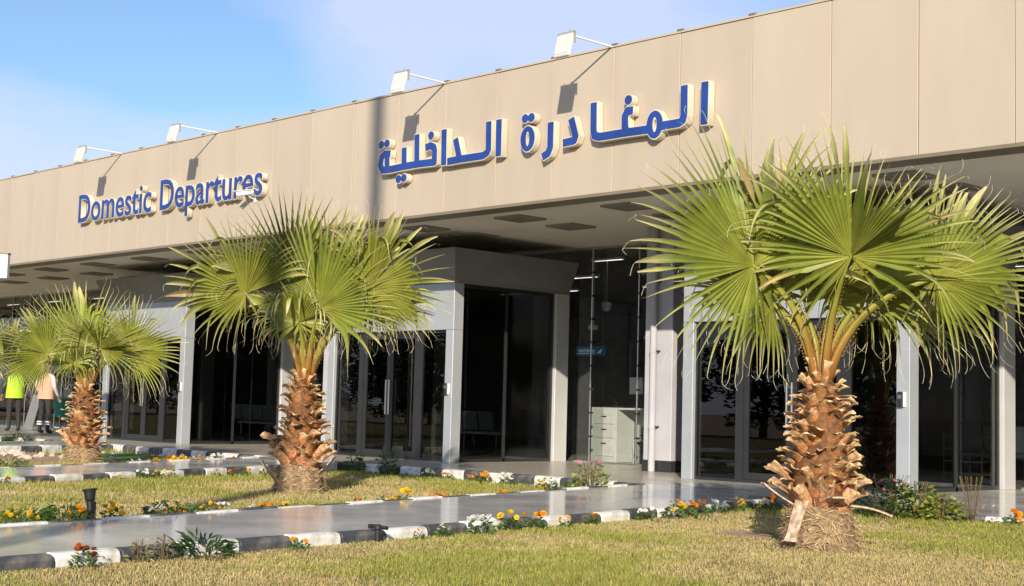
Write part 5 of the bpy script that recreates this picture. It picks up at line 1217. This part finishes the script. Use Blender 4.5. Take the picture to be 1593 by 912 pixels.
def petunia(colr, seed):
    g = random.Random(seed); b = MB()
    for k in range(5):
        a = 2 * math.pi * k / 5; b.add([(0, 0, -.008), (.026 * math.cos(a - .55), .026 * math.sin(a - .55), .006), (.034 * math.cos(a), .034 * math.sin(a), .004), (.026 * math.cos(a + .55), .026 * math.sin(a + .55), .006)], [[0, 1, 2, 3]])
        v = g.uniform(.92, 1.05); b.c += [(colr[0] * v, colr[1] * v, colr[2] * v * .8, 1)] + [(colr[0] * v, colr[1] * v, colr[2] * v, 1)] * 3
    return b.mesh('bloom', M['petal'])
BL = {'yellow': [marigold((.88, .58, .02), i) for i in range(2)], 'orange': [marigold((.86, .34, .015), i + 5) for i in range(2)],
      'rust': [marigold((.42, .10, .03), i + 9) for i in range(2)], 'white': [petunia((.80, .78, .74), i) for i in range(2)],
      'pink': [petunia((.70, .12, .30), i + 4) for i in range(2)]}
def flower(x, y, kind, nb, label, sz=1.0, fol=None, z=None, spread=.09, hb=.13, group=None):
    g = random.Random(int(abs(x * 991 + y * 313)))
    root = tag(empty('flower_clump', (x, y, LZ(x, y) if z is None else z), g.uniform(0, 6)), label, 'flowers', group or 'flower clumps along the kerbs')
    o = link('foliage', fol or g.choice(FOL), root); o.scale = (sz * .72, sz * .72, sz * .8)
    kinds = kind if isinstance(kind, (list, tuple)) else [kind]
    for k in range(nb):
        kd = g.choice(kinds); a = g.uniform(0, 6.28); q = spread * sz * math.sqrt(g.random())
        s = g.uniform(.65, 1.05) * sz
        link('bloom', g.choice(BL[kd]), root, (q * math.cos(a), q * math.sin(a), (hb + g.uniform(-.03, .03) - q * .3) * sz), (g.uniform(-.5, .5), g.uniform(.2, 1.0), g.uniform(0, 6)), (s, s, s))
    return root
ORD = ['first', 'second', 'third', 'fourth', 'fifth', 'sixth', 'seventh', 'eighth', 'ninth', 'tenth', 'eleventh', 'twelfth', 'thirteenth', 'fourteenth', 'fifteenth', 'sixteenth', 'seventeenth', 'eighteenth', 'nineteenth', 'twentieth']
NAMES = {'yellow': 'yellow marigolds', 'orange': 'orange marigolds', 'white': 'white petunias', 'rust': 'dried rust-red marigolds', 'pink': 'pink flowers'}
def row(where, items):
    cnt = {}
    for (x, y, kind, nb, sz) in items:
        k0 = kind if isinstance(kind, str) else kind[0]
        nm = NAMES[k0] if isinstance(kind, str) else ' and '.join(NAMES[k].split()[0] for k in kind) + ' flowers'
        i = cnt.get(nm, 0); cnt[nm] = i + 1
        flower(x, y, kind, nb, f'{nm}, {ORD[i]} such from left {where}', sz)
row('along the kerb of the foreground lawn', [(-8.38, 4.44, 'rust', 7, 1.0), (-8.59, 6.27, 'orange', 3, 0.8), (-8.83, 7.90, ('yellow', 'white'), 5, 0.9), (-8.76, 7.57, 'orange', 2, 0.6), (-8.87, 8.36, 'white', 14, 1.35), (-9.00, 8.83, 'yellow', 6, 1.2), (-9.05, 9.19, ('orange', 'yellow'), 7, 1.15), (-9.00, 9.54, 'orange', 2, 0.8), (-9.14, 10.04, ('orange', 'yellow'), 5, 0.9), (-9.27, 10.96, 'white', 6, 1.0), (-9.24, 11.38, 'yellow', 6, 1.35), (-9.35, 11.73, 'orange', 5, 1.2), (-9.33, 11.92, 'orange', 4, 1.1), (-9.44, 12.39, 'white', 6, 1.15), (-9.47, 12.75, 'yellow', 5, 1.1), (-9.59, 13.20, ('yellow', 'orange'), 4, 0.9), (-9.58, 13.57, ('orange', 'rust'), 8, 1.3), (-9.52, 13.31, 'white', 6, 1.0)])
row('by the kerb right of the nearest palm', [(-7.04, 13.85, 'orange', 2, 0.7), (-6.82, 13.84, 'orange', 9, 1.2)])
row('on the middle lawn beside the near path', [(-10.84, 5.10, 'yellow', 6, 0.9), (-10.80, 5.24, 'yellow', 5, 0.9), (-11.00, 5.77, 'orange', 8, 1.0), (-11.05, 6.09, 'yellow', 9, 1.1), (-11.12, 6.55, 'white', 6, 1.0), (-11.12, 6.68, 'orange', 4, 0.8), (-11.26, 6.86, 'orange', 4, 0.8), (-11.29, 7.20, 'yellow', 4, 1.0), (-11.34, 7.33, 'orange', 3, 0.8), (-11.39, 7.44, 'white', 5, 1.0), (-11.45, 7.82, 'white', 3, 0.7), (-11.52, 8.00, 'orange', 7, 0.9), (-11.50, 8.19, 'yellow', 4, 0.9), (-11.80, 9.33, 'orange', 6, 0.9), (-11.87, 9.84, 'yellow', 3, 0.7), (-11.99, 10.11, 'yellow', 7, 1.3), (-12.12, 10.73, 'orange', 9, 1.1), (-12.09, 11.04, 'yellow', 3, 0.7), (-12.30, 11.96, 'orange', 4, 1.0), (-12.42, 12.46, 'yellow', 3, 0.7), (-12.61, 12.89, 'yellow', 6, 1.1)])
row('along the far kerb of the middle lawn', [(-19.87, 14.89, 'orange', 6, 1.06), (-17.86, 14.86, 'rust', 5, 0.97), (-17.65, 14.90, 'white', 3, 0.79), (-17.07, 14.88, 'white', 12, 1.23), (-16.66, 14.89, 'orange', 5, 0.97), (-16.53, 14.90, 'yellow', 4, 0.79), (-16.03, 14.87, 'orange', 5, 0.97), (-15.73, 14.87, ('yellow', 'orange'), 9, 1.23), (-15.20, 14.83, 'white', 12, 1.32), (-14.32, 14.86, 'white', 10, 1.23), (-14.49, 14.83, 'yellow', 6, 1.06)])
row('along the kerb left of the middle palm', [(-16.17, 7.51, 'orange', 5, 0.83), (-16.89, 9.37, 'yellow', 5, 0.83), (-17.14, 9.90, 'white', 7, 1.05), (-17.33, 10.25, 'yellow', 6, 0.98), (-17.33, 10.45, 'yellow', 5, 0.90), (-17.68, 11.37, 'orange', 4, 0.90), (-17.82, 11.72, 'orange', 5, 0.83), (-18.02, 12.12, 'yellow', 6, 0.90), (-18.17, 12.56, 'white', 8, 1.05)])
row('in the bed right of the left palm', [(-19.85, 10.49, 'yellow', 4, 0.80), (-20.43, 11.65, 'white', 6, 1.12), (-20.45, 11.78, 'white', 5, 0.96), (-20.52, 12.03, ('yellow', 'orange'), 7, 1.12), (-20.64, 12.36, ('orange', 'yellow'), 12, 1.44), (-20.89, 12.73, 'yellow', 9, 1.36), (-21.15, 13.30, ('orange', 'yellow'), 8, 1.28), (-21.18, 13.61, 'white', 14, 1.60), (-21.50, 14.16, ('yellow', 'orange'), 8, 1.20), (-21.67, 14.67, 'white', 6, 1.04)])

# ------------------------------------------------------------------ shrubs and weeds
def shrub(x, y, label, name='shrub', blooms=None, nb=0, z=None, sp=.2, hb=.4, **kw):
    g = random.Random(int(abs(x * 771 + y * 97)))
    root = tag(empty(name, (x, y, LZ(x, y) if z is None else z), 0), label, 'shrub', 'shrubs and weeds by the kerbs')
    link('foliage', clump_mesh(g.randint(0, 9999), **kw), root)
    for k in range(nb):
        a = g.uniform(0, 6.28); q = sp * math.sqrt(g.random())
        link('bloom', g.choice(BL[blooms]), root, (q * math.cos(a), q * math.sin(a), hb * g.uniform(.7, 1.05)), (g.uniform(-.4, .4), g.uniform(.3, 1.1), R(-45) + g.uniform(-1, 1)), (.75, .75, .75))
    return root
DK = [(.025, .06, .012), (.04, .085, .018), (.055, .11, .025)]
YG = [(.13, .19, .03), (.22, .25, .04), (.30, .27, .05), (.08, .13, .025)]
DRY = [(.36, .27, .12), (.28, .2, .09), (.22, .2, .07)]
shrub(-8.22, 13.68, 'dark green periwinkle bush with pink flowers behind the nearest palm', blooms='pink', nb=7, sp=.26, hb=.42, n=520, r=.34, h=.48, size=.075, cols=DK, narrow=.5, stems=14)
shrub(-7.87, 13.77, 'leafy yellow-green croton bush before the porch column, tallest of its pair', n=300, r=.24, h=.42, size=.085, cols=YG, narrow=.5, stems=12)
shrub(-7.56, 13.72, 'low yellow-green croton bush beside the white kerb stone', n=240, r=.22, h=.32, size=.08, cols=YG, narrow=.5, stems=10)
shrub(-7.28, 13.86, 'thin dried-up stalks of a dead plant at the right kerb', 'dry_weed', n=60, r=.20, h=.50, size=.045, cols=DRY, narrow=.35, stems=22, sr=.0028)
shrub(-8.50, 5.40, 'dark spiky low shrub in front of the nearest path', n=190, r=.17, h=.15, size=.13, cols=DK, narrow=.14, up=.5)
shrub(-8.46, 4.88, 'dry brown weed against the black kerb stone, left of two', 'dry_weed', n=60, r=.06, h=.16, size=.05, cols=DRY, narrow=.4, stems=5, sr=.003)
shrub(-8.49, 5.07, 'dry brown weed against the black kerb stone, right of two', 'dry_weed', n=50, r=.06, h=.18, size=.045, cols=DRY, narrow=.35, stems=6, sr=.003)
shrub(-18.93, 14.9, 'green upright shrub at the far kerb just right of the middle palm', n=150, r=.15, h=.34, size=.09, cols=GREEN, stems=8)
shrub(-18.1, 14.9, 'tall thin green shrub at the far kerb in front of the porch door', n=130, r=.13, h=.46, size=.09, cols=GREEN, stems=6)
shrub(-13.98, 14.9, 'small green weed at the far kerb between white flowers and a croton', n=90, r=.12, h=.18, size=.06, cols=GREEN)
shrub(-13.55, 14.85, 'croton shrub with pinkish tops at the corner of the far kerb', blooms='pink', nb=6, sp=.22, hb=.46, n=230, r=.24, h=.46, size=.08, cols=YG, stems=16)
shrub(-11.2, 5.74, 'broad green weed on the middle lawn left of the spotlight', n=260, r=.22, h=.15, size=.07, cols=GREEN)
shrub(-11.3, 5.45, 'low green weed at the left edge of the middle lawn', n=220, r=.2, h=.12, size=.07, cols=GREEN)
shrub(-11.4, 6.9, 'loose green weed on the middle lawn right of the spotlight', n=220, r=.24, h=.15, size=.07, cols=GREEN)
shrub(-12.02, 9.89, 'small green weed at the path edge right of the middle palm', n=80, r=.1, h=.12, size=.05, cols=GREEN)
shrub(-19.5, 9.1, 'dark green spiky shrub at the left edge beside the second path', n=220, r=.25, h=.2, size=.12, cols=GREEN, narrow=.15)
shrub(-30.4, 14.4, 'dark green leafy shrub near the worker, behind the white kerb', n=320, r=.36, h=.34, size=.11, cols=DK, narrow=.2)

# ------------------------------------------------------------------ garden spotlight, sprinkler
sp_ = tag(empty('garden_spotlight', (-10.84, 5.80, LZ(-10.84, 5.8))), 'black garden spotlight on a short stake in the middle lawn', 'spotlight')
b = MB(); b.tube([(0, 0, -.02), (0, 0, .14)], .011, 8); b.build('stake', M['black'], sp_)
b = MB(); b.lathe([(.018, .10), (.026, .115), (.03, .13), (.03, .20), (.035, .205), (.042, .22), (.050, .285), (.052, .29)], 20); o = b.build('lamp_body', M['black'], sp_); o.rotation_euler = (.05, -.10, 0)
b = MB(); b.lathe([(.052, .285), (.060, .287), (.062, .30), (.055, .306), (.04, .307)], 20); o = b.build('rim', M['black'], sp_); o.rotation_euler = (.05, -.10, 0)
b = MB(); b.box(-.042, -.034, -.012, .012, .10, .20); b.box(.034, .042, -.012, .012, .10, .20); b.build('yoke', M['black'], sp_)
sk = tag(empty('sprinkler', (RL(7.16) + .2, 7.16, LAWN_Z)), 'small black sprinkler head lying against the front kerb', 'sprinkler')
b = MB(); b.lathe([(.02, 0), (.022, .10), (.035, .11), (.035, .135), (.015, .145)], 12); b.build('riser', M['black'], sk)
b = MB(); b.tube([(-.08, 0, .125), (.09, .02, .12)], .016, 8); b.box(-.10, -.06, -.02, .02, .105, .14); b.build('nozzle_arm', M['black'], sk)

# ------------------------------------------------------------------ people
def skinned(name, joints, edges, mats, pick, parent, subs=2):
    me = bpy.data.meshes.new(name)
    me.from_pydata([j[0] for j in joints], edges, [])
    o = bpy.data.objects.new(name, me); col.objects.link(o)
    md = o.modifiers.new('skin', 'SKIN'); md.use_smooth_shade = True
    for i, j in enumerate(joints):
        r = j[1]; me.skin_vertices[0].data[i].radius = r if isinstance(r, tuple) else (r, r)
    me.skin_vertices[0].data[0].use_root = True
    sb_ = o.modifiers.new('sub', 'SUBSURF'); sb_.levels = subs; sb_.render_levels = subs
    dg = bpy.context.evaluated_depsgraph_get()
    nm = bpy.data.meshes.new_from_object(o.evaluated_get(dg))
    bpy.data.objects.remove(o)
    nm.materials.clear()
    for mt in mats: nm.materials.append(mt)
    for p in nm.polygons: p.material_index = pick(p.center); p.use_smooth = True
    nm.name = name
    return link(name, nm, parent)
def loft(rings, n=18):
    b = MB()
    for cx_, cy_, z, rx, ry in rings:
        for k in range(n):
            a = 2 * math.pi * k / n
            b.v.append((cx_ + rx * math.cos(a), cy_ + ry * math.sin(a), z))
    for i in range(len(rings) - 1):
        for k in range(n): b.f.append([i * n + k, i * n + (k + 1) % n, (i + 1) * n + (k + 1) % n, (i + 1) * n + k])
    b.m = [0] * len(b.f)
    return b
SKIN = pmat('skin', (.33, .19, .12), rough=.6); HAIR = pmat('dark_hair', (.012, .01, .009), rough=.6)
TROUS = pmat('dark_trousers', (.022, .02, .02), (.035, .03, .03), rough=.85, scale=20)
SHIRT = pmat('pale_shirt', (.62, .60, .58), (.5, .49, .48), rough=.8, scale=15)
PEACH = pmat('peach_vest', (.62, .36, .24), (.54, .31, .21), rough=.8, scale=10, bump=.2, bscale=15)
NEON = pmat('lime_vest', (.46, .80, .02), (.40, .72, .02), rough=.7, scale=10)
REFL = pmat('reflective_tape', (.75, .76, .76), rough=.3)
def person(loc, rz, label, vest, sleeve, bands=True):
    root = tag(empty('person', loc, rz), label, 'person'); root.scale = (1.15, 1.1, 1.06)
    J = [((0, 0, .96), (.17, .11)),                                  # pelvis
         ((0, .0, 1.12), (.155, .10)), ((0, .01, 1.30), (.175, .115)), ((0, .0, 1.44), (.13, .085)), ((0, 0, 1.52), .055), ((0, -.015, 1.60), (.072, .085)), ((0, -.015, 1.70), (.078, .095)), ((0, -.01, 1.775), (.055, .065)),
         ((.10, 0, .88), .095), ((.115, -.01, .50), .066), ((.12, .02, .12), .048), ((.125, .02, .045), .045), ((.14, -.13, .035), .035),
         ((-.10, 0, .88), .095), ((-.115, -.01, .50), .066), ((-.12, .02, .12), .048), ((-.125, .02, .045), .045), ((-.14, -.13, .035), .035),
         ((.20, .0, 1.42), .065), ((.275, .02, 1.16), .047), ((.25, -.12, .97), .036), ((.24, -.18, .90), .034), ((.235, -.22, .84), .02),
         ((-.20, .0, 1.42), .065), ((-.275, .02, 1.16), .047), ((-.25, -.12, .97), .036), ((-.24, -.18, .90), .034), ((-.235, -.22, .84), .02)]
    Ed = [(0, 1), (1, 2), (2, 3), (3, 4), (4, 5), (5, 6), (6, 7), (0, 8), (8, 9), (9, 10), (10, 11), (11, 12), (0, 13), (13, 14), (14, 15), (15, 16), (16, 17), (3, 18), (18, 19), (19, 20), (20, 21), (21, 22), (3, 23), (23, 24), (24, 25), (25, 26), (26, 27)]
    def pick(c):
        if c.z < .11: return 3
        if abs(c.x) > .19 and c.z < .95 and c.z > .7 and c.y < -.08: return 0
        if c.z < 1.0 and abs(c.x) < .23: return 1
        if c.z < 1.50: return 2
        if c.z > 1.735 or (c.y > .03 and c.z > 1.58): return 4
        return 0
    skinned('body', J, Ed, [SKIN, TROUS, sleeve, M['black'], HAIR], pick, root)
    for s in (-1, 1):                                               # ears, fingers
        b = MB(); b.lathe([(.004, -.03), (.012, -.01), (.012, .015), (.003, .03)], 8); o = b.build('ear', SKIN, root, True); o.location = (s * .088, 0, 1.665)
        b = MB()
        for k in range(4):
            x0 = s * .235 + (k - 1.5) * .017
            b.tube([(x0, -.215, .855), (x0, -.235, .81), (x0, -.225, .765 + abs(k - 1.5) * .01)], [.009, .0085, .007], 6)
        b.tube([(s * .20, -.19, .87), (s * .185, -.215, .835), (s * .19, -.225, .805)], [.010, .009, .007], 6)
        b.build('fingers', SKIN, root, True)
    b = MB(); b.tube([(0, -.105, 1.675), (0, -.13, 1.64), (0, -.11, 1.63)], [.01, .016, .01], 6); b.build('nose', SKIN, root, True)
    v = loft([(0, 0, .86, .225, .150), (0, 0, .90, .222, .148), (0, 0, 1.05, .210, .14), (0, .01, 1.2, .222, .15), (0, .015, 1.34, .235, .155), (0, .01, 1.42, .21, .14), (0, .0, 1.475, .15, .11), (0, 0, 1.50, .095, .085)])
    v.build('vest', vest, root, True)
    for s in ((-1, 1) if bands else ()):
        for z in (.215, .275):
            r = loft([(s * .12, .02, z, .068, .07), (s * .12, .02, z + .035, .069, .071)], 14)
            r.build('reflective_band', REFL, root, True)
    return root
# the back of each worker is towards the viewer
face = math.atan2(1.0, -.35) + math.pi / 2
person((-35.75, 17.62, 0), face, 'worker seen from behind in a peach vest and dark trousers, facing the doors', PEACH, SHIRT)
person((-37.75, 17.7, 0), face + 1.2, 'worker in a bright lime safety vest at the far left', NEON, pmat('dark_sleeve', (.03, .03, .035), rough=.8), False)

# cleaning trolley and board beside the worker
tr = tag(empty('cleaning_trolley', (-36.45, 18.5, 0), .9), 'cleaning trolley with a teal bag beside the worker', 'trolley')
b = MB()
for x in (-.28, .28):
    for y in (-.2, .2): b.tube([(x, y, .1), (x, y, .95)], .014, 8)
b.tube([(-.28, -.2, .95), (-.28, .2, .95), (.28, .2, .95), (.28, -.2, .95), (-.28, -.2, .95)], .014, 8); b.tube([(-.28, -.2, .14), (.28, -.2, .14), (.28, .2, .14), (-.28, .2, .14), (-.28, -.2, .14)], .014, 8)
b.build('frame', M['steel'], tr)
TEAL = pmat('teal_bag', (.02, .30, .24), (.015, .24, .19), rough=.6, scale=9)
b = loft([(0, 0, .42, .17, .11), (0, 0, .5, .24, .16), (0, 0, .72, .26, .18), (0, 0, .93, .265, .185)]); b.build('bag', TEAL, tr, True)
for x in (-.28, .28):
    for y in (-.2, .2):
        b = MB(); b.tube([(x - .015, y, .05), (x + .015, y, .05)], .05, 12); b.build('wheel', M['black'], tr)
bd = tag(empty('leaning_board', (-40.0, 19.2, 0), .8), 'grey board leaning against the glass left of the worker', 'board')
b = MB(); b.box(-.13, .13, -.012, .012, 0, 1.05, .004); o = b.build('board', pmat('dull_board', (.13, .14, .15), rough=.7), bd); o.rotation_euler = (R(-14), R(9), 0)
b = MB(); b.tube([(-.28, 0, 0), (-.28, .25, 1.12)], .012, 6); b.build('stay', M['steel'], bd)

# ------------------------------------------------------------------ behind the glass
dk = tag(empty('service_desk', (-18.95, 20.75, 0)), 'pale green service desk with drawers behind the glass wall', 'desk')
b = MB(); b.box(0, .66, 0, .7, .0, 1.06, .006); b.build('cabinet', M['desk'], dk)
b = MB(); b.box(.665, 1.62, .05, .7, 1.02, 1.06, .004); b.box(1.56, 1.62, .05, .7, 0, 1.018); b.box(.665, 1.555, .62, .66, 0.0, 1.018); b.build('counter', M['desk'], dk)
for z0, z1 in ((.74, .95), (.47, .70), (.12, .43)):
    b = MB(); b.box(.10, .60, -.018, -.001, z0, z1, .004); dr = b.build('drawer', M['desk'], dk)
    b = MB(); b.box(.29, .41, -.034, -.019, z1 - .075, z1 - .055); b.build('handle', M['black'], dr)
b = MB(); b.box(1.0, 1.56, .1, .6, .42, .45); b.box(1.0, 1.03, .1, .6, 0, .419); b.build('shelf', M['desk'], dk)
mo = tag(empty('monitor', (-18.1, 21.1, 1.062)), 'pale-backed monitor on the service desk', 'monitor')
b = MB(); b.box(-.17, .17, -.02, .02, .27, .60, .008); b.build('screen', pmat('pale_plastic', (.55, .60, .60), rough=.5), mo)
b = MB(); b.tube([(0, .0, 0), (0, .0, .32)], .02, 8); b.lathe([(.12, 0), (.12, .012), (.03, .02)], 16); b.build('stand', M['black'], mo)
pr = tag(empty('printer', (-17.62, 21.1, .452)), 'small grey printer on the shelf under the service desk', 'printer')
b = MB(); b.box(-.2, .2, -.2, .2, 0, .26, .03); b.build('printer_body', M['grille'], pr)
b = MB(); b.box(-.15, .15, -.26, -.201, .08, .1); b.build('paper_tray', M['black'], pr)
kb = tag(empty('keyboard', (-18.62, 20.95, 1.062)), 'dark keyboard and scanner lying on the service desk', 'keyboard')
b = MB(); b.box(-.25, .25, -.08, .08, 0, .03, .006); b.build('keys', M['black'], kb)
b = MB(); b.tube([(.05, .1, .0), (.05, .12, .1), (.0, .05, .16)], .03, 8); b.build('scanner', M['black'], kb)
for (x, y, z, zl, lab) in ((-19.09, 20.9, 2.60, 4.15, 'clear dome camera hanging on a long rod inside the glass wall'), (-19.65, 21.9, 3.15, 4.15, 'small white dome speaker hanging deeper inside the hall')):
    r_ = tag(empty('dome_camera', (x, y, z)), lab, 'camera', 'cameras hanging inside the glass wall')
    b = MB(); b.tube([(0, 0, .05), (0, 0, zl - z)], .012, 8); b.build('rod', M['steel'], r_)
    b = MB(); b.lathe([(.02, .10), (.09, .09), (.10, .06), (.10, .0)], 16); b.build('housing', M['white_paint'], r_, True)
    b = MB(); b.lathe([(.09, 0), (.085, -.05), (.06, -.085), (.02, -.10)], 16); b.build('dome', M['clear_glass'] if z < 3 else M['white_paint'], r_, True)
bs_ = tag(empty('blue_sign', (-21.1, 23.0, 2.29)), 'small lit blue hanging sign with an aircraft mark inside the hall', 'sign')
b = MB(); b.box(-.42, .42, 0, .06, -.10, .10, .005); b.build('panel', emit_mat('lit_blue_sign', (.02, .09, .20), .15), bs_)
WS = emit_mat('sign_white', (.5, .6, .65), .15)
b = MB()
b.box(-.36, .16, -.004, -.001, -.055, -.04)
for k in range(9): b.box(-.34 + k * .055, -.305 + k * .055, -.004, -.001, .0 - (k % 3) * .01, .025 + (k % 2) * .02)
b.add([(.22, -.003, -.05), (.37, -.003, .06), (.33, -.003, -.045), (.30, -.003, -.02)], [[0, 2, 1], [0, 3, 1]])
b.build('lettering', WS, bs_)
for tx in (-.35, .35):
    b = MB(); b.tube([(tx, .03, .1), (tx, .03, 1.85)], .006, 6); b.build('rod', M['steel'], bs_)
rk = tag(empty('shelf_rack', (-12.33, 22.5, 0)), 'steel rack of thin shelves behind the dark glass at the right', 'rack')
for k in range(4):
    b = MB(); b.box(-.0, .68, -.0, .35, .07 + k * .21, .095 + k * .21); b.build('shelf', M['steel'], rk)
for x, y in ((-.02, 0), (.682, 0), (-.02, .33), (.682, .33)):
    b = MB(); b.box(x, x + .018, y, y + .02, 0, .8); b.build('leg', M['steel'], rk)
# linear ceiling lamps in the hall
lm_ = MB(); lm_.mat(0).box(-.42, .42, -.05, .05, -.05, 0); lm_.mat(1).box(-.40, .40, -.035, .035, -.056, -.051)
lme = lm_.mesh('lamp', [M['white_paint'], M['led']])
n_ = 0
for ix in range(14):
    for iy in range(3):
        x = -47 + ix * 3.05; y = 21.8 + iy * 2.6
        o = link('ceiling_lamp', lme, None, (x, y, ZS - .002)); n_ += 1
        tag(o, 'lit white linear lamp under the hall ceiling, ' + ['in the row nearest the glass', 'in the middle row', 'in the row deepest inside'][iy], 'ceiling lamp', 'lit linear hall lamps, ' + ['row nearest the glass', 'middle row', 'deepest row'][iy])

# ------------------------------------------------------------------ vans across the lawn, seen only in the glass
def van(loc, rz, label):
    root = tag(empty('parked_van', loc, rz), label, 'van', 'white vans mirrored in the glass')
    prof = [(-2.5, .35), (2.35, .35), (2.5, .55), (2.5, .95), (1.75, 1.15), (1.05, 2.02), (.8, 2.12), (-2.4, 2.12), (-2.5, 1.95)]
    b = MB(); n = len(prof); vs = []
    for yv, s in ((-.95, .9), (-.98, 1), (.98, 1), (.95, .9)):
        vs += [(x * (1 - (1 - s) * .03), yv * (1 if z < 1.2 else .93), z) for x, z in prof]
    fs = [list(range(n)), [3 * n + k for k in range(n)][::-1]]
    for i in range(3):
        for k in range(n): fs.append([i * n + k, (i + 1) * n + k, (i + 1) * n + (k + 1) % n, i * n + (k + 1) % n])
    b.add(vs, fs); b.build('body', M['white_paint'], root)
    for sgn in (-1, 1):
        for xa, xb in ((-2.25, -1.0), (-.9, .25), (.35, 1.25)):
            b = MB(); top = xb - .35 if xb > 1 else xb
            ys = sgn * .97
            b.add([(xa, ys, 1.22), (xb, ys, 1.22), (top, sgn * .925, 1.9), (xa, sgn * .925, 1.9)], [[0, 1, 2, 3]]); o = b.build('window', M['black'], root); o.location = (0, sgn * .012, 0)
    b = MB(); b.add([(1.70, -.8, 1.20), (1.70, .8, 1.20), (1.10, .75, 1.96), (1.10, -.75, 1.96)], [[0, 1, 2, 3]]); o = b.build('windscreen', M['black'], root); o.location = (.03, 0, .03)
    for x in (-1.6, 1.6):
        for sgn in (-1, 1):
            b = MB(); b.tube([(x, sgn * .80, .33), (x, sgn * 1.0, .33)], .33, 20); w_ = b.build('wheel', M['black'], root)
            b = MB(); b.tube([(x, sgn * 1.0, .33), (x, sgn * 1.012, .33)], .2, 16); b.build('rim', M['steel'], w_)
    for sgn in (-1, 1):
        b = MB(); b.box(2.40, 2.52, sgn * .75 - .14, sgn * .75 + .14, .72, .92, .02); b.build('headlight', M['clear_glass'], root)
    return root
van((-33.5, 1.5, -.12), .05, 'white van left of the lawns, mirrored in the middle porch glass')
van((-22.5, -10.4, -.12), 0.0, 'white van parked on the road, mirrored in the right porch glass')

# ------------------------------------------------------------------ trees across the road, seen only in the glass
def tree_meshes(seed, H):
    g = random.Random(seed)
    b = MB(); b.tube([(0, 0, 0), (.1, .05, H * .25), (.0, .1, H * .55)], [.22, .17, .09], 10)
    for k in range(5):
        a = k * 1.3 + g.uniform(-.3, .3); b.tube([(.05, .05, H * .3), (.9 * math.cos(a), .9 * math.sin(a), H * .5), (1.6 * math.cos(a), 1.6 * math.sin(a), H * .68)], [.11, .07, .03], 6)
    tm = b.mesh('trunk', M['fibre_plain'], True)
    b = MB()
    for k in range(24):
        a = g.uniform(0, 6.28); q = g.uniform(.2, 2.6); zc = H * g.uniform(.12, .9)
        leaf_quads(b, 110, g.uniform(.9, 1.5), 1.4, .42, DK, g, .4, .55, (q * math.cos(a), q * math.sin(a), zc - .6))
    return tm, b.mesh('crown', M['leaf'])
M['fibre_plain'] = pmat('tree_bark', (.12, .09, .06), rough=.9, scale=8)
TM = [tree_meshes(500 + i, 7.0 + i * .8) for i in range(3)]
for k in range(22):
    x = -34 - k * 4.6 + rnd.uniform(-1.2, 1.2); y = -30 + rnd.uniform(-3, 3)
    r_ = tag(empty('broadleaf_tree', (x, y, -.3), rnd.uniform(0, 6)), 'dark leafy tree across the road, seen mirrored in the door glass', 'tree', 'trees across the road')
    r_.scale = (1.15, 1.15, rnd.uniform(.85, 1.1))
    link('trunk', TM[k % 3][0], r_); link('crown', TM[k % 3][1], r_)

# hall columns and waiting benches deep behind the glass
for k, x in enumerate((-44, -38, -32, -26, -20, -14, -8)):
    b = MB(); b.lathe([(.28, -.003), (.28, .2), (.25, .22), (.25, ZS - .003)], 20, (x, 26.5, 0)); part(b, 'hall_column', M['wall_white'], smooth=False)
def bench():
    r_ = empty('waiting_bench')
    b = MB(); b.box(-1.1, 1.1, -.03, .03, .36, .41); b.box(-.95, -.89, -.25, .25, 0, .03); b.box(.89, .95, -.25, .25, 0, .03); b.box(-.94, -.90, -.03, .03, .03, .36); b.box(.90, .94, -.03, .03, .03, .36); b.build('frame', M['steel'], r_)
    for q in range(4):
        x = -.82 + q * .547
        b = MB(); b.box(x - .25, x + .25, -.22, .22, .412, .44, .01); b.build('seat', M['alu'], r_)
        b = MB(); b.box(x - .25, x + .25, -.012, .012, 0, .46, .008); o = b.build('backrest', M['alu'], r_); o.location = (0, .24, .46); o.rotation_euler = (R(-12), 0, 0)
    return r_
b0 = bench()
for k, (x, y) in enumerate(((-25.3, 23.4), (-21.0, 25.0), (-16.2, 24.4), (-34.5, 23.6), (-11.6, 23.8))):
    o = b0 if k == 0 else copy_tree(b0)
    o.location = (x, y, 0); o.rotation_euler = (0, 0, math.pi + .0)
    tag(o, ['metal waiting bench behind the glass between left and middle porch', 'metal waiting bench deep in the hall behind the middle porch', 'metal waiting bench behind the glass wall with the desk', 'metal waiting bench behind the left porch', 'metal waiting bench behind the right porch doors'][k], 'bench', 'waiting benches in the hall')
